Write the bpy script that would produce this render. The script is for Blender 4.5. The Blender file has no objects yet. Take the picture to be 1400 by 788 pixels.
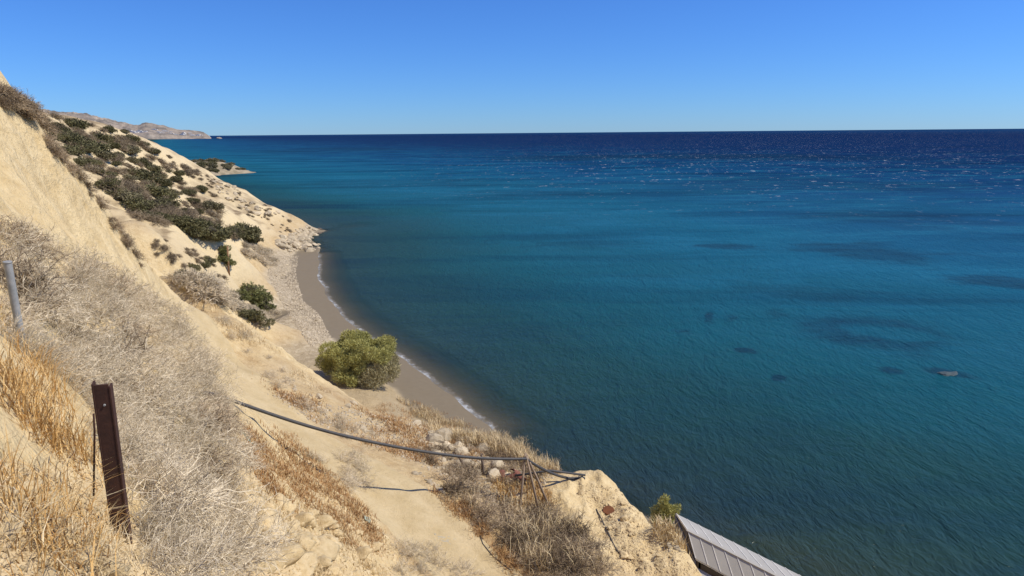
import bpy, bmesh, math, random
import numpy as np
from mathutils import Vector, Matrix

# ------------------------------------------------------------------ camera, sky, sun
scene = bpy.context.scene
COL = scene.collection
H = 20.0                       # eye height above the sea
PITCH, ROLL = 12.8, -0.5
RX = Matrix.Rotation(math.radians(90 - PITCH), 3, 'X') @ Matrix.Rotation(math.radians(ROLL), 3, 'Z')
cam_d = bpy.data.cameras.new('camera')
cam_d.sensor_width = 36.0; cam_d.lens = 24.0
cam_d.clip_start = 0.05; cam_d.clip_end = 200000
cam = bpy.data.objects.new('camera', cam_d); COL.objects.link(cam)
cam.matrix_world = Matrix.Translation((0, 0, H)) @ RX.to_4x4()
scene.camera = cam

SUN_EL, SUN_AZ = 49.0, 92.0    # azimuth clockwise from the view direction (+Y)
world = bpy.data.worlds.new('World'); scene.world = world; world.use_nodes = True
wn = world.node_tree; bg = wn.nodes['Background']
sky = wn.nodes.new('ShaderNodeTexSky'); sky.sky_type = 'NISHITA'; sky.sun_disc = False
sky.sun_elevation = math.radians(SUN_EL); sky.sun_rotation = math.radians(SUN_AZ)
sky.air_density = 1.0; sky.dust_density = 0.0; sky.ozone_density = 10.0; sky.altitude = 0
tint = wn.nodes.new('ShaderNodeMix'); tint.data_type = 'RGBA'; tint.blend_type = 'MULTIPLY'; tint.inputs[0].default_value = 1.0
tint.inputs[7].default_value = (0.50, 0.79, 1.24, 1)      # deep dry-air blue
wn.links.new(sky.outputs[0], tint.inputs[6]); wn.links.new(tint.outputs[2], bg.inputs[0]); bg.inputs[1].default_value = 0.11
sun_d = bpy.data.lights.new('sun', 'SUN'); sun_d.energy = 5.0; sun_d.angle = math.radians(0.53)
sun_d.color = (1.0, 0.92, 0.77)
sun = bpy.data.objects.new('sun', sun_d); COL.objects.link(sun)
sdir = Vector((math.sin(math.radians(SUN_AZ)) * math.cos(math.radians(SUN_EL)),
               math.cos(math.radians(SUN_AZ)) * math.cos(math.radians(SUN_EL)), math.sin(math.radians(SUN_EL))))
sun.rotation_euler = sdir.to_track_quat('Z', 'Y').to_euler()
scene.view_settings.view_transform = 'Standard'; scene.view_settings.look = 'None'
scene.view_settings.exposure = 0.0; scene.view_settings.gamma = 1.0
scene.view_settings.use_curve_mapping = False
scene.cycles.max_bounces = 6; scene.cycles.transparent_max_bounces = 12
scene.cycles.use_denoising = True

rng = np.random.default_rng(7)
random.seed(7)
F = 24.0 / 36.0 * 1400.0
MROT = np.array(RX)

# ------------------------------------------------------------------ survey helpers
def rays(px, py):
    px = np.asarray(px, float); py = np.asarray(py, float)
    d = np.stack([(px - 700) / F, -(py - 394) / F, -np.ones_like(px)], -1)
    return d @ MROT.T
def P(px, py, d=None, z=None):
    """point at a bearing, at horizontal range d or at height z (world)"""
    r = rays(px, py)
    if d is not None: t = d / math.hypot(r[0], r[1])
    else: t = (z - H) / r[2]
    return np.array([r[0] * t, r[1] * t, H + r[2] * t])
def brg(px, py=500):
    r = rays(px, py); return math.atan2(r[0], r[1])
def Q(px, d, z, py=500):
    a = brg(px, py); return np.array([d * math.sin(a), d * math.cos(a), z])
def QT(deg, d, z):
    a = math.radians(deg); return np.array([d * math.sin(a), d * math.cos(a), z])

def _hash(ix, iy, seed):
    n = (ix.astype(np.int64) * 374761393 + iy.astype(np.int64) * 668265263 + seed * 1274126177) & 0x7fffffff
    n = ((n ^ (n >> 13)) * 1274126177) & 0x7fffffff
    return ((n ^ (n >> 16)) & 0xffff) / 65535.0
def vnoise(x, y, seed=0):
    x = np.asarray(x, float); y = np.asarray(y, float)
    ix = np.floor(x); iy = np.floor(y); fx = x - ix; fy = y - iy
    ux = fx * fx * fx * (fx * (fx * 6 - 15) + 10); uy = fy * fy * fy * (fy * (fy * 6 - 15) + 10)
    a = _hash(ix, iy, seed); b = _hash(ix + 1, iy, seed); c = _hash(ix, iy + 1, seed); d = _hash(ix + 1, iy + 1, seed)
    return (a * (1 - ux) + b * ux) * (1 - uy) + (c * (1 - ux) + d * ux) * uy
def fbm(x, y, octs=4, seed=0, gain=0.5):
    s = 0; a = 1; t = 0
    for o in range(octs):
        s = s + a * (vnoise(x * 2 ** o + 17.3 * o, y * 2 ** o - 9.1 * o, seed + o) - 0.5) * 2
        t += a; a *= gain
    return s / t
def ridged(x, y, octs=3, seed=0):
    s = 0; a = 1; t = 0
    for o in range(octs):
        s = s + a * (1 - np.abs(vnoise(x * 2 ** o, y * 2 ** o, seed + o) * 2 - 1)); t += a; a *= 0.5
    return s / t
def sstep(a, b, x):
    t = np.clip((x - a) / (b - a), 0, 1); return t * t * (3 - 2 * t)

# ------------------------------------------------------------------ materials
def mat(name):
    m = bpy.data.materials.new(name); m.use_nodes = True
    nt = m.node_tree; b = nt.nodes['Principled BSDF']
    return m, nt, b
def N(nt, t, **kw):
    n = nt.nodes.new(t)
    for k, v in kw.items(): setattr(n, k, v)
    return n
def ramp(nt, src, stops, interp='LINEAR'):
    r = N(nt, 'ShaderNodeValToRGB'); r.color_ramp.interpolation = interp
    e = r.color_ramp.elements
    while len(e) < len(stops): e.new(0.5)
    for i, (p, c) in enumerate(stops):
        e[i].position = p; e[i].color = (c[0], c[1], c[2], 1) if not isinstance(c, (int, float)) else (c, c, c, 1)
    nt.links.new(src, r.inputs[0]); return r.outputs[0]
def noise(nt, vec, scale, detail=4, rough=0.55, dist=0.0):
    n = N(nt, 'ShaderNodeTexNoise'); n.inputs['Scale'].default_value = scale
    n.inputs['Detail'].default_value = detail; n.inputs['Roughness'].default_value = rough
    n.inputs['Distortion'].default_value = dist
    if vec is not None: nt.links.new(vec, n.inputs['Vector'])
    return n.outputs['Fac']
def mixc(nt, fac, a, b, mode='MIX'):
    n = N(nt, 'ShaderNodeMix', data_type='RGBA', blend_type=mode)
    for i, v in ((0, fac), (6, a), (7, b)):
        if hasattr(v, 'is_output') or isinstance(v, bpy.types.NodeSocket): nt.links.new(v, n.inputs[i])
        elif isinstance(v, (int, float)): n.inputs[i].default_value = v
        else: n.inputs[i].default_value = (*v, 1)
    return n.outputs[2]
def math_n(nt, op, a, b=None, c=None, clamp=False):
    n = N(nt, 'ShaderNodeMath', operation=op); n.use_clamp = clamp
    for i, v in enumerate((a, b, c)):
        if v is None: continue
        if isinstance(v, bpy.types.NodeSocket): nt.links.new(v, n.inputs[i])
        else: n.inputs[i].default_value = v
    return n.outputs[0]
def attr(nt, name):
    a = N(nt, 'ShaderNodeAttribute'); a.attribute_name = name; return a.outputs['Fac']
def geo_pos(nt):
    return N(nt, 'ShaderNodeNewGeometry').outputs['Position']
def bump(nt, b, height, strength, dist):
    n = N(nt, 'ShaderNodeBump'); n.inputs['Strength'].default_value = strength; n.inputs['Distance'].default_value = dist
    nt.links.new(height, n.inputs['Height']); nt.links.new(n.outputs[0], b.inputs['Normal']); return n
def simple(name, col, col2=None, scale=6.0, rough=0.8, metal=0.0, bumpd=0.0, spec=0.3, objrand=0.0):
    m, nt, b = mat(name)
    tc = N(nt, 'ShaderNodeTexCoord').outputs['Object']
    c = noise(nt, tc, scale, 5)
    out = mixc(nt, ramp(nt, c, [(0.3, 0.0), (0.7, 1.0)]), col, col2 or tuple(x * 0.7 for x in col))
    if objrand:
        oi = N(nt, 'ShaderNodeObjectInfo').outputs['Random']
        hs = N(nt, 'ShaderNodeHueSaturation'); nt.links.new(out, hs.inputs['Color'])
        mr = math_n(nt, 'MULTIPLY_ADD', oi, objrand * 2, 1 - objrand)
        nt.links.new(mr, hs.inputs['Value']); out = hs.outputs[0]
    nt.links.new(out, b.inputs['Base Color'])
    b.inputs['Roughness'].default_value = rough; b.inputs['Metallic'].default_value = metal
    b.inputs['Specular IOR Level'].default_value = spec
    if bumpd: bump(nt, b, noise(nt, tc, scale * 3, 5), 0.6, bumpd)
    return m

# ------------------------------------------------------------------ object helpers
def tag(o, label=None, cat=None, group=None, kind=None):
    if label: o['label'] = label
    if cat: o['category'] = cat
    if group: o['group'] = group
    if kind: o['kind'] = kind
    return o
def mesh_np(name, V, T, smooth=False, attrs=None):
    """numpy mesh; T is (n,3) or (n,4)"""
    V = np.asarray(V, np.float32); T = np.asarray(T, np.int32); k = T.shape[1]
    me = bpy.data.meshes.new(name)
    me.vertices.add(len(V)); me.vertices.foreach_set('co', V.ravel())
    me.loops.add(T.size); me.loops.foreach_set('vertex_index', T.ravel())
    me.polygons.add(len(T)); me.polygons.foreach_set('loop_start', np.arange(0, T.size, k, dtype=np.int32))
    try: me.polygons.foreach_set('loop_total', np.full(len(T), k, np.int32))
    except Exception: pass
    me.polygons.foreach_set('use_smooth', np.full(len(T), smooth, bool))
    for an, av in (attrs or {}).items():
        a = me.attributes.new(an, 'FLOAT', 'POINT'); a.data.foreach_set('value', np.asarray(av, np.float32).ravel())
    me.update(calc_edges=True)
    return me
def link(name, me, m=None, parent=None):
    o = bpy.data.objects.new(name, me)
    if m is not None and me is not None and not me.materials: me.materials.append(m)
    COL.objects.link(o)
    if parent is not None: o.parent = parent
    return o
def empty(name, loc=(0, 0, 0), rz=0.0):
    o = bpy.data.objects.new(name, None); COL.objects.link(o); o.location = loc; o.rotation_euler = (0, 0, rz); o.empty_display_size = 0.2
    return o
def copy_tree(o, parent=None):
    c = o.copy(); COL.objects.link(c); c.parent = parent
    for ch in list(o.children): copy_tree(ch, c)
    return c
def segs_mesh(A, B, ra, rb, sides=3):
    """many tapered little tubes from A to B, as arrays"""
    A = np.asarray(A, float); B = np.asarray(B, float); n = len(A)
    ra = np.broadcast_to(ra, n); rb = np.broadcast_to(rb, n)
    t = B - A; t /= np.maximum(np.linalg.norm(t, axis=1, keepdims=True), 1e-9)
    up = np.where(np.abs(t[:, 2:3]) > 0.9, np.array([[1., 0, 0]]), np.array([[0, 0, 1.]]))
    u = np.cross(t, up); u /= np.maximum(np.linalg.norm(u, axis=1, keepdims=True), 1e-9); v = np.cross(t, u)
    V = np.empty((n, 2 * sides, 3))
    for k in range(sides):
        a = 2 * math.pi * k / sides
        o = u * math.cos(a) + v * math.sin(a)
        V[:, k] = A + o * ra[:, None]; V[:, sides + k] = B + o * rb[:, None]
    base = (np.arange(n) * 2 * sides)[:, None]
    Q_ = []
    for k in range(sides):
        k2 = (k + 1) % sides
        Q_.append(np.concatenate([base + k, base + k2, base + sides + k2, base + sides + k], 1))
    return V.reshape(-1, 3), np.stack(Q_, 1).reshape(-1, 4)
def tube_mesh(name, pts, r, sides=8, cap=True):
    pts = [Vector(p) for p in pts]; bm = bmesh.new(); rings = []
    rr = r if hasattr(r, '__len__') else [r] * len(pts)
    for i, p in enumerate(pts):
        t = (pts[min(i + 1, len(pts) - 1)] - pts[max(i - 1, 0)]).normalized()
        up = Vector((0, 0, 1)) if abs(t.z) < 0.9 else Vector((1, 0, 0))
        u = t.cross(up).normalized(); v = t.cross(u)
        rings.append([bm.verts.new(p + (u * math.cos(2 * math.pi * k / sides) + v * math.sin(2 * math.pi * k / sides)) * rr[i]) for k in range(sides)])
    for a, b in zip(rings, rings[1:]):
        for k in range(sides): bm.faces.new((a[k], a[(k + 1) % sides], b[(k + 1) % sides], b[k]))
    if cap: bm.faces.new(rings[0][::-1]); bm.faces.new(rings[-1])
    bmesh.ops.recalc_face_normals(bm, faces=bm.faces)
    me = bpy.data.meshes.new(name); bm.to_mesh(me); bm.free()
    for p in me.polygons: p.use_smooth = len(p.vertices) == 4
    return me
def rock_mesh(name, seed, sub=3, rough=0.35, flat=0.75):
    r = random.Random(seed); bm = bmesh.new(); bmesh.ops.create_icosphere(bm, subdivisions=sub, radius=1)
    planes = [(Vector((r.gauss(0, 1), r.gauss(0, 1), r.gauss(0, 1))).normalized(), r.uniform(0.55, 0.9)) for _ in range(11)]
    off = r.uniform(0, 50)
    from mathutils import noise as mn
    for v in bm.verts:
        c = v.co.copy()
        for nrm, dd in planes:
            e = c.dot(nrm) - dd
            if e > 0: c -= nrm * e * 0.9
        c *= 1 + rough * 0.5 * mn.noise(c * 1.7 + Vector((off, 0, 0))) + rough * 0.25 * mn.noise(c * 5 + Vector((0, off, 0)))
        c.z *= flat; v.co = c
    me = bpy.data.meshes.new(name); bm.to_mesh(me); bm.free(); return me
def box_bm(bm, x0, x1, y0, y1, z0, z1):
    vs = [bm.verts.new(p) for p in ((x0, y0, z0), (x1, y0, z0), (x1, y1, z0), (x0, y1, z0), (x0, y0, z1), (x1, y0, z1), (x1, y1, z1), (x0, y1, z1))]
    for f in ((3, 2, 1, 0), (4, 5, 6, 7), (0, 1, 5, 4), (1, 2, 6, 5), (2, 3, 7, 6), (3, 0, 4, 7)): bm.faces.new([vs[i] for i in f])
def bm_obj(name, bm, m, parent=None, bevel=0.0):
    if bevel: bmesh.ops.bevel(bm, geom=list(bm.edges), offset=bevel, segments=1, affect='EDGES')
    me = bpy.data.meshes.new(name); bm.to_mesh(me); bm.free(); return link(name, me, m, parent)
def frame_mat(o, x, y, z):
    m = Matrix((x, y, z)).transposed().to_4x4(); m.translation = Vector(o); return m

# ------------------------------------------------------------------ the lie of the land (surveyed points)
SHORE_PX = [(436, 347), (436, 365), (437, 384), (450, 410), (473, 438), (500, 458), (529, 478), (556, 493), (590, 521), (612, 538), (634, 560), (663, 581), (690, 603)]
SHORE = [P(x, y, z=0.0) for x, y in SHORE_PX]
cp = []
def c(px, py, d=None, z=None): cp.append(P(px, py, d=d, z=z))
def q(px, d, z): cp.append(Q(px, d, z))
def t(deg, d, z): cp.append(QT(deg, d, z))
# near bank under the camera
for a in (-75, -55, -36, -15, 0, 20, 40, 65): t(a, 0.8, 18.4)
for x, y, d in [(170, 735, 3.0), (20, 788, 2.1), (0, 700, 2.4), (0, 560, 3.3), (60, 620, 3.3), (0, 450, 5.2), (100, 560, 4.6), (170, 640, 4.1),
                (250, 788, 3.1), (250, 680, 5.2), (340, 788, 4.6), (420, 788, 7.2), (480, 788, 10.3), (200, 520, 8), (0, 390, 8.0), (100, 450, 9),
                (0, 330, 11), (100, 360, 14.5), (150, 410, 15), (200, 440, 17.5), (250, 480, 17.5), (250, 560, 11), (300, 600, 11.5), (330, 660, 10.5),
                (400, 640, 14.5), (400, 720, 9.5), (450, 740, 11.5), (300, 700, 6.8), (540, 788, 12.6), (300, 530, 17)]: c(x, y, d)
# track, inner and outer edge
for x, y, d in [(300, 505, 23.5), (350, 575, 19.5), (412, 612, 18.8), (468, 650, 17.8), (504, 695, 16.5), (544, 740, 15.3), (600, 788, 14.4),
                (330, 508, 24.0), (402, 565, 21.8), (433, 585, 21.2), (524, 628, 19.8), (598, 672, 18.2), (649, 720, 16.7), (712, 788, 14.9), (280, 470, 26)]: c(x, y, d)
# seaward brow
for x, y, d in [(238, 374, 33), (290, 410, 32), (348, 450, 30), (430, 517, 27.5), (480, 548, 26.5), (540, 565, 26.5), (600, 590, 26), (640, 598, 25.5), (700, 618, 25), (760, 645, 23),
                (800, 660, 22.3), (832, 657, 22), (850, 668, 21.4), (862, 692, 20.6), (882, 718, 19.9), (908, 742, 19.3), (938, 768, 18.7), (965, 795, 18.0),
                (800, 720, 18.0), (860, 770, 16.8), (760, 760, 15.8), (820, 690, 19.6), (720, 690, 19.2), (660, 650, 20.5), (600, 630, 21.8), (520, 590, 22.8), (700, 730, 17)]: c(x, y, d)
for dg, d, z in [(0, 3, 17.1), (0, 6, 14.6), (0, 10, 11.6), (15, 3, 17.0), (15, 6, 14.4), (15, 10, 11.4), (15, 14, 8.9), (30, 3, 16.9), (30, 6, 14.0), (30, 10, 10.8), (30, 15, 7.2),
                 (30, 22, 3.0), (30, 27, 0.9), (30, 31, -0.6), (50, 3, 16.9), (50, 8, 12.5), (50, 15, 7.5), (50, 24, 1.5), (50, 29, -0.6), (75, 4, 16), (75, 12, 10), (75, 24, 1.5), (75, 30, -0.7),
                 (20, 15.5, 7.6), (20, 19, 3.5), (20, 22, 1.5), (20, 30, 0.7), (20, 33, -0.7), (14, 23, 1.6), (14, 30, 0.8), (14, 34.5, -0.8), (17, 26, 1.1), (10, 27, 1.2), (10, 33, 0.6), (10, 36.5, -0.6),
                 (4, 30, 2.2), (4, 35, 0.8), (4, 38.5, -0.3), (24, 28.5, 0.6), (24, 31.5, -0.6), (27, 24, 2.0)]: t(dg, d, z)
# behind the brow, down to the beach
for x, d, z in [(238, 40, 8), (238, 52, 5), (290, 40, 7), (290, 52, 3.5), (348, 38, 7.2), (348, 48, 3.6), (348, 60, 2.2), (430, 34, 5.8), (430, 44, 2.5), (480, 33, 5.3), (480, 42, 2.2),
                (540, 33, 5.2), (540, 40, 2.2), (600, 31, 5), (600, 37, 2.0), (660, 30, 4.8), (660, 35.5, 2.0), (700, 29, 4.5), (720, 34, 1.8)]: q(x, d, z)
# beach: waterline, wet sand edge, pebble back
for p in SHORE:
    cp.append(p)
    d0 = math.hypot(p[0], p[1]); a = math.atan2(p[0], p[1])
    for k, z in ((1.06, -0.35), (1.2, -1.0), (1.6, -1.8)): cp.append(np.array([p[0] * k, p[1] * k, z]))
for x, y in [(407, 349), (402, 372), (412, 412), (433, 428), (450, 455), (540, 512), (580, 540), (625, 575)]: c(x, y, z=0.45)
for x, y in [(375, 352), (366, 372), (385, 400), (402, 425), (420, 452), (436, 490)]: c(x, y, z=1.35)
for x, y in [(470, 520), (520, 528)]: c(x, y, z=1.4)
for x, y in [(424, 341), (421, 349), (420, 360), (418, 373), (420, 385), (424, 395), (430, 410), (442, 420), (455, 436), (462, 447), (500, 478), (536, 497), (570, 520), (600, 548), (640, 580)]: c(x, y, z=0.24)
for x, y in [(345, 410), (350, 380), (360, 435), (385, 462)]: c(x, y, z=2.2)
c(330, 420, z=2.8)
# pale cut terrace
for x, y, d in [(190, 312, 62), (250, 340, 66), (290, 352, 70), (300, 385, 64), (230, 362, 55), (265, 375, 58), (320, 375, 72), (318, 345, 80), (200, 350, 50)]: c(x, y, d)
# scrub hillside
for x, y, d in [(60, 154, 118), (120, 165, 138), (160, 177, 148), (190, 192, 157), (225, 207, 162), (280, 234, 158), (330, 259, 153), (380, 287, 149), (415, 305, 146),
                (80, 200, 96), (130, 225, 100), (110, 250, 80), (200, 240, 124), (160, 285, 78), (190, 300, 72), (230, 275, 105), (200, 315, 70), (290, 325, 88), (335, 330, 100), (350, 345, 100),
                (250, 300, 93), (300, 290, 116), (340, 300, 122), (260, 250, 138), (310, 265, 140), (360, 310, 128), (385, 325, 126)]: c(x, y, d)
for x, y in [(395, 335), (415, 322), (425, 332), (405, 342)]: c(x, y, z=1.0)
for x, y in [(432, 312), (428, 322), (440, 330), (436, 338)]: c(x, y, z=0.1)
for x, y in [(455, 312), (462, 335), (450, 322)]: c(x, y, z=-0.6)
for x, d, z in [(60, 150, 22), (120, 175, 19), (190, 200, 12), (225, 205, 6), (280, 200, 2), (330, 190, 0.5), (380, 180, -0.6), (420, 170, -0.8), (60, 220, 20), (120, 250, 14), (190, 260, 4),
                (225, 260, -0.8), (280, 240, -1.2), (330, 230, -1.2), (150, 330, 2), (60, 330, 12), (60, 420, 6), (190, 330, -1), (0, 420, 9), (120, 420, -0.5), (400, 230, -1.5)]: q(x, d, z)
# near yellow spur and the gully behind it
for x, y, d in [(0, 140, 18.5), (30, 160, 19.2), (60, 185, 20.2), (110, 243, 23), (160, 307, 26), (190, 362, 28.5), (0, 220, 15.2), (60, 270, 17), (0, 170, 17.3), (100, 310, 18.8), (150, 355, 21.5), (120, 270, 20.8),
                (0, 275, 12.8), (60, 320, 14.4)]: c(x, y, d)
c(0, 126, 24); c(25, 142, 24)
for x, d, z in [(60, 27, 19), (110, 30, 16.5), (160, 33, 13.2), (190, 36, 10.5), (60, 45, 15), (110, 45, 12.2), (160, 48, 9.6), (190, 44, 8.8), (60, 70, 16.5), (110, 62, 12.2), (0, 40, 19.8), (0, 70, 21), (0, 120, 24), (215, 31, 12.2)]: q(x, d, z)
for dg, d, z in [(-50, 3, 19.2), (-50, 8, 20.6), (-50, 15, 22.8), (-50, 25, 25), (-50, 60, 27), (-50, 150, 30), (-50, 400, 20), (-75, 4, 20), (-75, 12, 23.5), (-75, 40, 29), (-75, 150, 34)]: t(dg, d, z)
# open sea floor
for dg, d, z in [(-12, 320, -3), (-5, 250, -3), (5, 110, -3), (5, 250, -4), (20, 80, -3), (40, 80, -3), (40, 250, -4), (70, 100, -3), (20, 420, -4), (-10, 480, -4)]: t(dg, d, z)
CP = np.array(cp)
cA = np.arctan2(CP[:, 0], CP[:, 1]); cB = np.log(np.hypot(CP[:, 0], CP[:, 1]))
def mq(da, db): return np.sqrt(da * da + db * db + 0.05 ** 2)
n_ = len(CP)
K = -mq(cA[:, None] - cA[None], cB[:, None] - cB[None]); K[np.arange(n_), np.arange(n_)] += 0.001
A_ = np.zeros((n_ + 3, n_ + 3)); A_[:n_, :n_] = K
A_[:n_, n_] = 1; A_[:n_, n_ + 1] = cA; A_[:n_, n_ + 2] = cB; A_[n_:, :n_] = A_[:n_, n_:].T
W = np.linalg.solve(A_, np.concatenate([CP[:, 2], [0, 0, 0]]))

NA, NB = 880, 860
A0, A1 = math.radians(-72), math.radians(72)
B0, B1 = math.log(0.8), math.log(520.0)
# finer bearings inside the frame, coarser outside
ua = np.linspace(-1, 1, NA)
ga = np.radians(72) * (0.52 * ua + 0.48 * ua ** 3)
gb = np.linspace(B0, B1, NB)
GA, GB = np.meshgrid(ga, gb, indexing='ij')
Zs = np.zeros_like(GA)
for i in range(0, NA, 20):
    a = GA[i:i + 20].ravel(); b = GB[i:i + 20].ravel()
    Zs[i:i + 20] = (-mq(a[:, None] - cA[None], b[:, None] - cB[None]) @ W[:n_] + W[n_] + W[n_ + 1] * a + W[n_ + 2] * b).reshape(-1, NB)
GD = np.exp(GB); GX = GD * np.sin(GA); GY = GD * np.cos(GA)

# the dirt track's line
def pl_dist(X, Y, pts):
    best = np.full(X.shape, 1e9)
    for p, r in zip(pts[:-1], pts[1:]):
        vx, vy = r[0] - p[0], r[1] - p[1]; L2 = vx * vx + vy * vy + 1e-9
        tt = np.clip(((X - p[0]) * vx + (Y - p[1]) * vy) / L2, 0, 1)
        best = np.minimum(best, np.hypot(X - p[0] - tt * vx, Y - p[1] - tt * vy))
    return best
TRACK = [P(x, y, d=d) for x, y, d in [(268, 440, 29.5), (292, 478, 26.5), (318, 512, 23.6), (350, 545, 21.8), (408, 588, 20.2), (470, 628, 18.9), (545, 678, 17.4), (600, 730, 15.9), (655, 788, 14.6)]]
TRACK += [np.array([TRACK[-1][0] + 1.6, TRACK[-1][1] - 2.2, 0]), np.array([TRACK[-1][0] + 3.5, TRACK[-1][1] - 4.0, 0])]
near = (GD > 6) & (GD < 45)
DT = np.full(GX.shape, 99.0); DT[near] = pl_dist(GX[near], GY[near], TRACK)
road_w = 1.0 - sstep(0.9, 1.75, DT)
DS = np.full(GX.shape, 99.0)
m_ = (GD > 25) & (GD < 180); DS[m_] = pl_dist(GX[m_], GY[m_], SHORE)
# relief
steep = np.hypot(np.gradient(Zs, axis=0) / np.gradient(GA, axis=0) / GD, np.gradient(Zs, axis=1) / (gb[1] - gb[0]) / GD)
zdry = sstep(0.9, 2.6, Zs)
rough_amt = (0.25 + 0.75 * sstep(0.25, 0.9, steep)) * zdry * (1 - road_w)
sc = np.clip(GD / 18.0, 0.25, 3.2)
rel = fbm(GX / 2.6, GY / 2.6, 4, 3, 0.55) * 0.34 + (ridged(GX / 1.9, GY / 1.9, 4, 11) - 0.6) * 0.26
rel_far = fbm(GX / 13, GY / 13, 4, 23, 0.55) * 1.3 + (ridged(GX / 9, GY / 9, 3, 31) - 0.6) * 1.5
wfar = sstep(45, 80, GD)
fine = fbm(GX / 0.33, GY / 0.33, 4, 41, 0.6) * 0.05 * sstep(1.0, 4.0, GD) * (1 - sstep(22, 40, GD))
Z = Zs + rel * rough_amt * np.clip(GD / 9.0, 0.12, 1.0) * (1 - wfar) + rel_far * wfar * zdry * (0.3 + 0.7 * sstep(0.2, 0.8, steep)) + fine * (0.3 + 0.7 * zdry) * (1 - 0.85 * road_w)
# strata and clods on the steep yellow faces
face = sstep(0.55, 0.95, steep) * zdry * (1 - wfar)
kc = P(862, 730, d=19.0)
knoll = (1 - sstep(2.2, 3.8, np.hypot(GX - kc[0], GY - kc[1]))) * zdry * (1 - road_w)
face = np.maximum(face, knoll)
Z += face * 0.20 * fbm(GX / 0.75, GY / 0.75, 4, 55, 0.62) * (1 - sstep(30, 45, GD))
Z += (ridged(GX / 4.2, GY / 4.2, 3, 64) - 0.6) * 1.1 * sstep(34, 55, GD) * (1 - sstep(120, 150, GD)) * sstep(2.0, 4.0, Zs)
Z += face * 0.42 * (ridged(GX / 1.3, GY / 1.3, 3, 58) - 0.62) * (1 - sstep(30, 45, GD)) * sstep(5, 11, GD)
# the beach face: an even slope either side of the waterline
shx = np.array([P(437, 338, z=0.0)] + SHORE); o_ = np.argsort(shx[:, 1])
sgn = np.where(GX < np.interp(GY, shx[o_, 1], shx[o_, 0]), 1.0, -1.0)
inb = sstep(shx[:, 1].min() - 1, shx[:, 1].min() + 3, GY) * (1 - sstep(shx[:, 1].max() - 4, shx[:, 1].max(), GY))
sdist = sgn * DS + 0.5 * fbm(GX / 6, GY / 6, 3, 66)
zb_ = np.where(sdist > 0, 0.105 * sdist, 0.085 * sdist) + 0.03 * fbm(GX / 1.5, GY / 1.5, 2, 67) * sstep(0.5, 2, sdist)
wb_ = inb * (1 - sstep(3.2, 6.5, np.abs(sdist))); Z = Z * (1 - wb_) + zb_ * wb_
# wheel ruts
Z += -0.06 * (np.exp(-((DT - 0.62) / 0.18) ** 2)) * road_w
# keep the spit of beach above water wherever the survey says dry
lz = Z.copy()

def ij(x, y):
    a = np.arctan2(x, y); b = np.log(np.maximum(np.hypot(x, y), 0.81))
    fi = np.interp(a, ga, np.arange(NA)); fj = (b - B0) / (B1 - B0) * (NB - 1)
    return np.clip(fi, 0, NA - 1.001), np.clip(fj, 0, NB - 1.001)
def samp(G, x, y):
    fi, fj = ij(np.asarray(x, float), np.asarray(y, float))
    i = fi.astype(int); j = fj.astype(int); u = fi - i; v = fj - j
    return G[i, j] * (1 - u) * (1 - v) + G[i + 1, j] * u * (1 - v) + G[i, j + 1] * (1 - u) * v + G[i + 1, j + 1] * u * v
def hgt(x, y): return samp(Z, x, y)
def cast(px, py, dmin=1.0, dmax=500.0):
    """where the lines of sight at these bearings meet the ground; nan where they miss it"""
    px = np.atleast_1d(np.asarray(px, float)); py = np.atleast_1d(np.asarray(py, float))
    r = rays(px, py); hl = np.hypot(r[:, 0], r[:, 1])
    ds = np.exp(np.linspace(math.log(dmin), math.log(dmax), 520))
    X = r[:, :1] / hl[:, None] * ds; Y = r[:, 1:2] / hl[:, None] * ds; ZZ = H + r[:, 2:3] / hl[:, None] * ds
    below = ZZ <= hgt(X, Y)
    k = np.argmax(below, axis=1); ok = below.any(axis=1)
    out = np.full((len(px), 3), np.nan); ar = np.arange(len(px))
    k0 = np.maximum(k - 1, 0); gap = ZZ - hgt(X, Y); g0 = gap[ar, k0]; g1 = gap[ar, k]
    f = np.clip(g0 / np.where(np.abs(g0 - g1) < 1e-9, 1.0, g0 - g1), 0, 1)
    xx = X[ar, k0] * (1 - f) + X[ar, k] * f; yy = Y[ar, k0] * (1 - f) + Y[ar, k] * f
    out[ok] = np.stack([xx, yy, hgt(xx, yy)], -1)[ok]
    return out
def normal_at(x, y, e=None):
    d = np.hypot(x, y); e = 0.02 * d
    zx = (hgt(x + e, y) - hgt(x - e, y)) / (2 * e); zy = (hgt(x, y + e) - hgt(x, y - e)) / (2 * e)
    n = np.stack([-zx, -zy, np.ones_like(zx)], -1); return n / np.linalg.norm(n, axis=-1, keepdims=True)
def in_poly(px, py, poly):
    px = np.asarray(px); py = np.asarray(py); ins = np.zeros(px.shape, bool); n = len(poly)
    for i in range(n):
        x0, y0 = poly[i]; x1, y1 = poly[(i + 1) % n]
        cnd = ((y0 > py) != (y1 > py)) & (px < (x1 - x0) * (py - y0) / (y1 - y0 + 1e-12) + x0)
        ins ^= cnd
    return ins
def scatter_px(poly, n, seed=0, dmax=500):
    r = np.random.default_rng(seed); xs = [p[0] for p in poly]; ys = [p[1] for p in poly]
    out = np.zeros((0, 2))
    while len(out) < n:
        s = np.stack([r.uniform(min(xs), max(xs), n * 3), r.uniform(min(ys), max(ys), n * 3)], -1)
        out = np.concatenate([out, s[in_poly(s[:, 0], s[:, 1], poly)]])
    pts = cast(out[:n, 0], out[:n, 1], dmax=dmax)
    return pts[~np.isnan(pts[:, 0])]

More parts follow.
